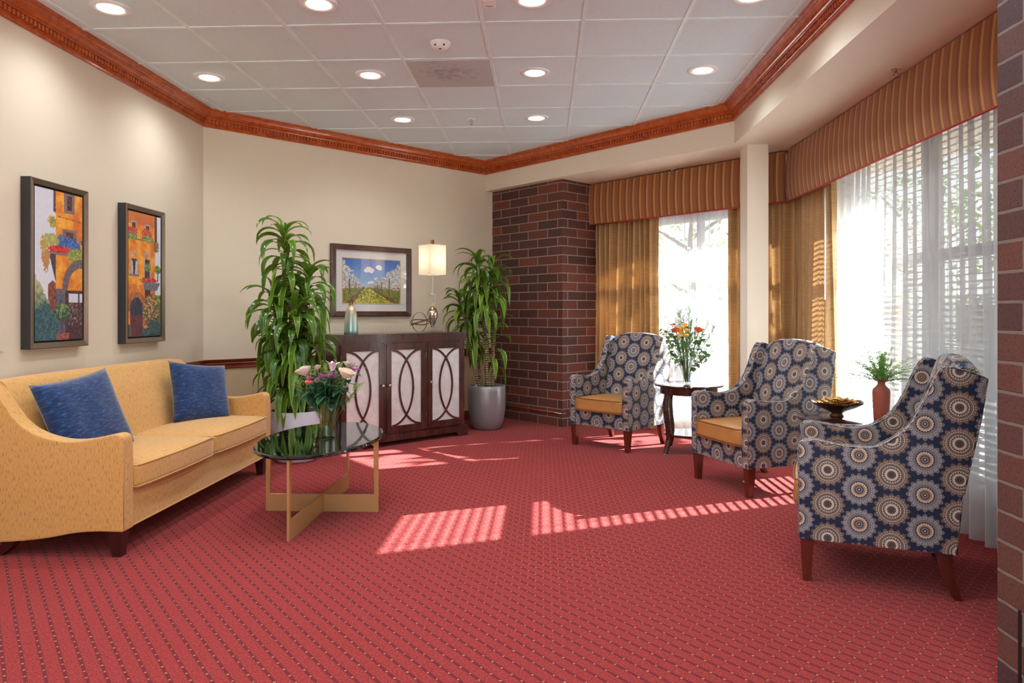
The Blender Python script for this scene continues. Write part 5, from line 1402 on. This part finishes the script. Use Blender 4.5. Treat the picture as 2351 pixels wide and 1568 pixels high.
# ================================================================ flower arrangements
def vase(name, label, loc, prof, thick, water_z):
    root = thing(name, label, 'vase', loc); bm = B()
    inner = [(max(0, r_ - thick), z_) for r_, z_ in prof[1:]][::-1] + [(0, prof[1][1] + .014)]
    inner = [(r_, max(z_, .014)) for r_, z_ in inner]
    lathe(bm, prof + inner, 40); mk('glass', bm, M['glass'], root, True)
    bm = B(); wp = [(0, .016)] + [(max(0, r_ - thick - .001), z_) for r_, z_ in prof if .016 < z_ < water_z]; wp += [(wp[-1][0], water_z), (0, water_z)]
    lathe(bm, wp, 32); mk('water', bm, M['water'], root, True)
    return root
def petal_bloom(bm, c, axis, R_, layers, rd, cup=.8):
    """rose-like bloom: whorls of curved petals"""
    q = axis.normalized().to_track_quat('Z', 'Y').to_matrix().to_4x4()
    for L_ in range(layers):
        f = L_ / max(1, layers - 1); npet = 3 + L_; r_ = R_ * (.22 + .78 * f); hgt = R_ * (1.5 - .55 * f)
        for k in range(npet):
            a0 = 2 * PI * k / npet + L_ * 1.1; hw_ = PI / npet * 1.35; g = []
            for j in range(4):
                z = j / 3; row = []
                for i in range(5):
                    aa = a0 + hw_ * (i / 4 - .5) * 2 * (1 - .25 * (z - .6) ** 2); rr = r_ * (.35 + .65 * math.sin(min(1, z * 1.15) * PI / 2) ** .8) + R_ * .16 * f * (z ** 4) * 1.4 - abs(i / 4 - .5) * R_ * .05
                    zz = hgt * (z - .38) - (abs(i / 4 - .5) ** 2) * R_ * .5 * z
                    row.append(bm.verts.new(Vector(c) + (q @ Vector((rr * math.cos(aa), rr * math.sin(aa), zz)))))
                g.append(row)
            for j in range(3):
                for i in range(4): bm.faces.new((g[j][i], g[j][i + 1], g[j + 1][i + 1], g[j + 1][i]))
def stem_pts(base, head, bow=.03):
    b = Vector(base); h = Vector(head); pts = []
    out = Vector((h.x - b.x, h.y - b.y, 0)); 
    for i in range(9):
        f = i / 8; p = b.lerp(h, f); p.z += 0; k = math.sin(f * PI) * bow
        p -= out * k * 2.2; pts.append(p)
    return pts
def flower(name, kind, m, head, base, V, label, cat, grp, R_=.028, leaves=2, leafm='leaf2', rd=None, lean=None, pwr=5):
    """V = vase foot; stem passes through the neck"""
    rd = rd or random.Random(hash(label) % 1000)
    root = thing(name, label, cat, V, 0, grp)
    pts = stem_pts(base, head)
    bm = B(); tube(bm, pts, .0024, 6); mk('stem', bm, M['stem'], root, True)
    ax = lean or (Vector(head) - pts[-3]).normalized()
    bm = B()
    if kind == 'rose': petal_bloom(bm, head, ax, R_, pwr, rd); mk('bloom', bm, m, root, True)
    elif kind == 'lily':
        q = ax.to_track_quat('Z', 'Y').to_matrix().to_4x4()
        for k in range(6):
            a = k * PI / 3; W_ = R_ * .42; rows = []
            for j in range(7):
                z = j / 6; rr = R_ * (.08 + 1.1 * z ** 1.8); zz = R_ * (1.7 * z - .35 * z ** 4); w = W_ * math.sin(PI * min(.97, .12 + z * .85)) ** .8
                rows.append([bm.verts.new(Vector(head) + (q @ Vector((rr * math.cos(a) - s_ * w * math.sin(a), rr * math.sin(a) + s_ * w * math.cos(a), zz - abs(s_) * w * .2)))) for s_ in (-1, 0, 1)])
            for j in range(6):
                for i in range(2): bm.faces.new((rows[j][i], rows[j][i + 1], rows[j + 1][i + 1], rows[j + 1][i]))
        mk('bloom', bm, m, root, True)
    elif kind == 'cluster':
        for k in range(26):
            o_ = Vector((rd.gauss(0, R_), rd.gauss(0, R_), rd.gauss(0, R_ * .45))); c_ = Vector(head) + o_
            for j in range(7):
                a = j * 2 * PI / 7 + k; leafquad(bm, c_, Vector((math.cos(a), math.sin(a), .35)), .0048, .017, None, 0, Vector((0, 0, 1)))
        mk('bloom', bm, m, root)
    elif kind == 'pompon':
        for k in range(1):
            tmp = bmesh.new(); bmesh.ops.create_icosphere(tmp, subdivisions=3, radius=R_)
            for v in tmp.verts: v.co *= 1 + .10 * noise.noise(v.co * 260); v.co.z *= .8
            vm = {v.index: bm.verts.new(v.co + Vector(head)) for v in tmp.verts}
            for f in tmp.faces: bm.faces.new([vm[v.index] for v in f.verts])
            tmp.free()
        mk('bloom', bm, m, root)
    elif kind == 'berries':
        for k in range(6):
            c_ = Vector(head) + Vector((rd.uniform(-1, 1) * R_, rd.uniform(-1, 1) * R_, rd.uniform(-1.4, 1) * R_))
            tmp = bmesh.new(); bmesh.ops.create_icosphere(tmp, subdivisions=2, radius=.0092); vm = {v.index: bm.verts.new(Vector((v.co.x, v.co.y, v.co.z * 1.15)) + c_) for v in tmp.verts}
            for f in tmp.faces: bm.faces.new([vm[v.index] for v in f.verts])
            tmp.free()
        mk('berries', bm, m, root, True)
    elif kind == 'buds':
        for k in range(26):
            c_ = Vector(head) + Vector((rd.gauss(0, R_), rd.gauss(0, R_), rd.gauss(0, R_ * .7)))
            tmp = bmesh.new(); bmesh.ops.create_icosphere(tmp, subdivisions=1, radius=.0042); vm = {v.index: bm.verts.new(v.co + c_) for v in tmp.verts}
            for f in tmp.faces: bm.faces.new([vm[v.index] for v in f.verts])
            tmp.free()
        mk('buds', bm, m, root, True)
    if leaves:
        bm = B(); uvl = bm.loops.layers.uv.verify()
        for k in range(leaves):
            f = rd.uniform(.64, .95) * 8; i = min(7, int(f)); c_ = pts[i].lerp(pts[i + 1], f - i); a = rd.random() * 2 * PI
            broad_leaf(bm, uvl, c_, a, rd.uniform(-.1, .8), rd.uniform(.055, .085), .021, rd, k)
        mk('leaves', bm, M[leafm], root, True)
    return root
def broad_leaf(bm, uvl, p, az, el, L, W, rd, idx, rnd=.9):
    n = 5; q = Vector(p); e = el; rows = []
    for i in range(n + 1):
        d = Vector((math.cos(az) * math.cos(e), math.sin(az) * math.cos(e), math.sin(e))); f = i / n; w = max(.0006, W * math.sin(PI * (.06 + .90 * f ** rnd)))
        sd = Vector((-math.sin(az), math.cos(az), 0)); up = sd.cross(d) * -1
        rows.append([bm.verts.new(q - sd * w + up * w * .2), bm.verts.new(q), bm.verts.new(q + sd * w + up * w * .2)]); q = q + d * (L / n); e -= .22
    for i in range(n):
        for j in range(2):
            f = bm.faces.new((rows[i][j], rows[i][j + 1], rows[i + 1][j + 1], rows[i + 1][j]))
            for l, (a, b) in zip(f.loops, ((j, i), (j + 1, i), (j + 1, i + 1), (j, i + 1))): l[uvl].uv = (idx + .001 + a * .499, b / n)
def greenery(name, V, base, head, label, grp, kind, m, rd, n=12, ll=.03, lw=.009, droop=1.0, cat='greenery'):
    root = thing(name, label, cat, V, 0, grp); b = Vector(base); h = Vector(head)
    pts = stem_pts(base, head)
    bm = B(); tube(bm, pts, .0017, 5); mk('stem', bm, M['stem'], root, True)
    bm = B(); uvl = bm.loops.layers.uv.verify()
    if kind == 'round':
        for k in range(n):
            f = (.66 + .34 * k / n) * 8; i = min(7, int(f)); c_ = pts[i].lerp(pts[i + 1], f - i)
            broad_leaf(bm, uvl, c_, rd.random() * 6.28, rd.uniform(-.6, .7), ll * rd.uniform(.8, 1.2), lw, rd, k, .75)
        mk('leaves', bm, m, root, True)
    else:
        for k in range(n):
            f = (.58 + .42 * k / n) * 8; i = min(7, int(f)); c_ = pts[i].lerp(pts[i + 1], f - i); tg = (pts[i + 1] - pts[i]).normalized()
            a = rd.random() * 6.28; dv = (tg * .9 + Vector((math.cos(a), math.sin(a), .1))).normalized()
            sprig(bm, uvl, c_, dv, ll, 14, .014, .0022, 1.5, rd, False, .0007)
        mk('leaves', bm, m, root)
    return root
# camera-right and camera-back directions in room axes, for laying blooms out as the photograph shows them
CR = Vector((math.cos(YAW), math.sin(YAW), 0)); CBk = Vector((-math.sin(YAW), math.cos(YAW), 0))
def off(r_, b_, z): v = CR * r_ + CBk * b_; return (v.x, v.y, z)
# --- coffee-table arrangement
V1 = Vector((-1.325, 4.33, .461))
vase('glass_vase', 'clear straight glass vase of pink and purple flowers on the coffee table', V1, [(0, 0), (.046, 0), (.049, .004), (.049, .02), (.048, .12), (.050, .19), (.056, .238), (.058, .240)], .003, .11)
rd = random.Random(77)
fl = [('rose', 'rose', 'pinkrose', (-.135, -.03, .405), .042, 'blush pink rose on the left of the coffee-table bouquet', 'rose'),
      ('rose', 'rose', 'creamrose', (.128, -.06, .392), .045, 'cream rose on the right of the coffee-table bouquet', 'rose'),
      ('rose', 'rose', 'pinkrose', (-.075, .05, .425), .022, 'small pale rose behind the coral berries', 'rose'),
      ('lily', 'lily', 'lily', (.028, .0, .412), .042, 'pale pink lily at the top middle of the coffee-table bouquet', 'lily'),
      ('rose', 'rose', 'pinkrose', (.108, .06, .445), .024, 'pink rose at the back right of the coffee-table bouquet', 'rose'),
      ('purple_blossom', 'cluster', 'magenta', (-.035, -.06, .372), .030, 'magenta blossom cluster at the front left of the coffee-table bouquet', 'flower'),
      ('purple_blossom', 'cluster', 'magenta', (.030, -.05, .382), .027, 'magenta blossom cluster at the front middle, under the lily', 'flower'),
      ('purple_blossom', 'cluster', 'magenta', (.165, .02, .420), .022, 'magenta blossom cluster at the far right of the coffee-table bouquet', 'flower'),
      ('hypericum_berries', 'berries', 'coral', (-.095, -.07, .365), .016, 'coral pink berries between the pink rose and the magenta blossoms', 'berries')]
for k, (nm, kd, mt, (r_, b_, z), R_, lb, ct_) in enumerate(fl):
    a = k * 2.4; base = (math.cos(a) * -.022, math.sin(a) * -.022, .020)
    flower(nm, kd, M[mt], off(r_, b_, z), base, V1, lb, ct_, 'flowers in the coffee-table vase', R_, 3, 'leaf2', random.Random(k + 100))
for k in range(12):
    a = k * 2.399; r_ = .05 + .10 * ((k * 7) % 5) / 4; z = .29 + .10 * ((k * 3) % 4) / 3
    greenery('leaf_stem', V1, (math.cos(a) * -.02, math.sin(a) * -.02, .02), off(math.cos(a) * r_, math.sin(a) * r_ * .8, z), 'stem of dark rose leaves filling the middle of the coffee-table bouquet', 'dark leaf stems in the coffee-table vase', 'round', M['leaf2'], random.Random(k), 9, .082, .030)
for k, (r_, b_, z) in enumerate(((-.19, -.03, .35), (-.12, .04, .43), (.20, .0, .33), (.07, .03, .45), (.14, .05, .46), (-.02, .06, .45))):
    lb = ['leftmost fluffy fern spray of the coffee-table bouquet', 'fluffy fern spray behind the blush rose', 'fern spray reaching right over the cabinet door', 'fluffy fern spray right of the lily', 'tallest fern spray above the cream rose', 'fluffy fern spray left of the lily'][k]
    greenery('fern_spray', V1, (0.01 * (k % 3 - 1), .01, .03), off(r_, b_, z), lb, 'fern sprays in the coffee-table vase', 'feather', M['ferny'], random.Random(k + 30), 16, .055)
# --- side-table arrangement
V2 = Vector((1.262, 6.345, TH_))
vase('glass_vase', 'clear flared glass vase of orange and yellow flowers on the round side table', V2, [(0, 0), (.034, 0), (.036, .004), (.036, .02), (.033, .045), (.036, .10), (.044, .17), (.054, .212), (.055, .214)], .003, .12)
fl = [('rose', 'rose', 'orange', (-.100, -.02, .468), .035, 'left orange rose beside the yellow pompons', 'rose'), ('rose', 'rose', 'orange', (.098, -.02, .468), .037, 'right orange rose of the side-table bouquet', 'rose'),
      ('rose', 'rose', 'coral', (-.105, .03, .520), .014, 'small red bloom behind the left orange rose', 'rose')]
for k, (r_, z) in enumerate(((-.045, .500), (-.022, .520), (-.058, .458), (-.010, .476), (-.070, .425), (-.038, .430), (-.005, .430), (-.060, .485))):
    fl.append(('pompon_flower', 'pompon', 'yellow', (r_, -.03 + .01 * (k % 3), z), .0195, 'yellow pompon bloom in the bunch beside the left orange rose', 'flower'))
fl += [('purple_buds', 'buds', 'plum', (-.130, .0, .522), .020, 'plum-coloured bud cluster at the upper left of the side-table bouquet', 'flower'), ('purple_buds', 'buds', 'plum', (-.035, .02, .545), .018, 'plum-coloured bud cluster above the yellow pompons', 'flower')]
for k, (nm, kd, mt, (r_, b_, z), R_, lb, ct_) in enumerate(fl):
    a = k * 2.4; base = (math.cos(a) * -.016, math.sin(a) * -.016, .020)
    flower(nm, kd, M[mt], off(r_, b_, z), base, V2, lb, ct_, 'yellow pompons in the side-table vase' if nm == 'pompon_flower' else 'flowers in the side-table vase', R_, 0 if nm == 'pompon_flower' else 2, 'euca', random.Random(k + 200))
eu = [(-.215, .0, .50), (-.165, -.02, .38), (-.145, .0, .30), (-.10, .0, .24), (.15, -.02, .30), (.17, .0, .24), (.20, .0, .36), (.215, .0, .29), (.165, .02, .44), (.10, .0, .20), (-.16, .03, .46), (.13, .03, .50), (.06, -.04, .30), (-.04, -.04, .28)]
for k, (r_, b_, z) in enumerate(eu):
    greenery('eucalyptus_stem', V2, (math.cos(k) * -.014, math.sin(k) * -.014, .02), off(r_, b_, z), 'stem of round grey-green eucalyptus leaves in the side-table bouquet', 'eucalyptus stems in the side-table vase', 'round', M['euca'], random.Random(k + 60), 10, .050, .024)
for k, (r_, b_, z, lb) in enumerate(((-.055, .02, .64, 'tall budded twig at the upper left of the side-table bouquet'), (.03, .03, .66, 'tallest conifer sprig at the top of the side-table bouquet'), (.10, .02, .60, 'budded twig above the right orange rose'), (.19, .0, .55, 'feathery green spray reaching up right'), (.245, .0, .50, 'feathery green spray reaching farthest right'), (.0, .03, .52, 'feathery green spray in the middle of the side-table bouquet'), (.04, .0, .44, 'feathery green spray between the two orange roses'), (-.01, .0, .36, 'low feathery spray near the neck of the flared vase'), (-.09, .0, .38, 'feathery green spray below the left orange rose'), (.07, -.02, .36, 'feathery green spray below the right orange rose'), (-.12, .02, .44, 'feathery green spray left of the left orange rose'), (.14, .0, .42, 'feathery green spray right of the right orange rose'), (.05, .02, .56, 'feathery spray above and between the orange roses'), (-.04, .03, .42, 'feathery spray under the yellow pompons'))):
    greenery('green_sprig', V2, (0.008 * (k % 3 - 1), .008, .02), off(r_, b_, z), lb, None, 'feather', M['fern'], random.Random(k + 90), 22, .06)
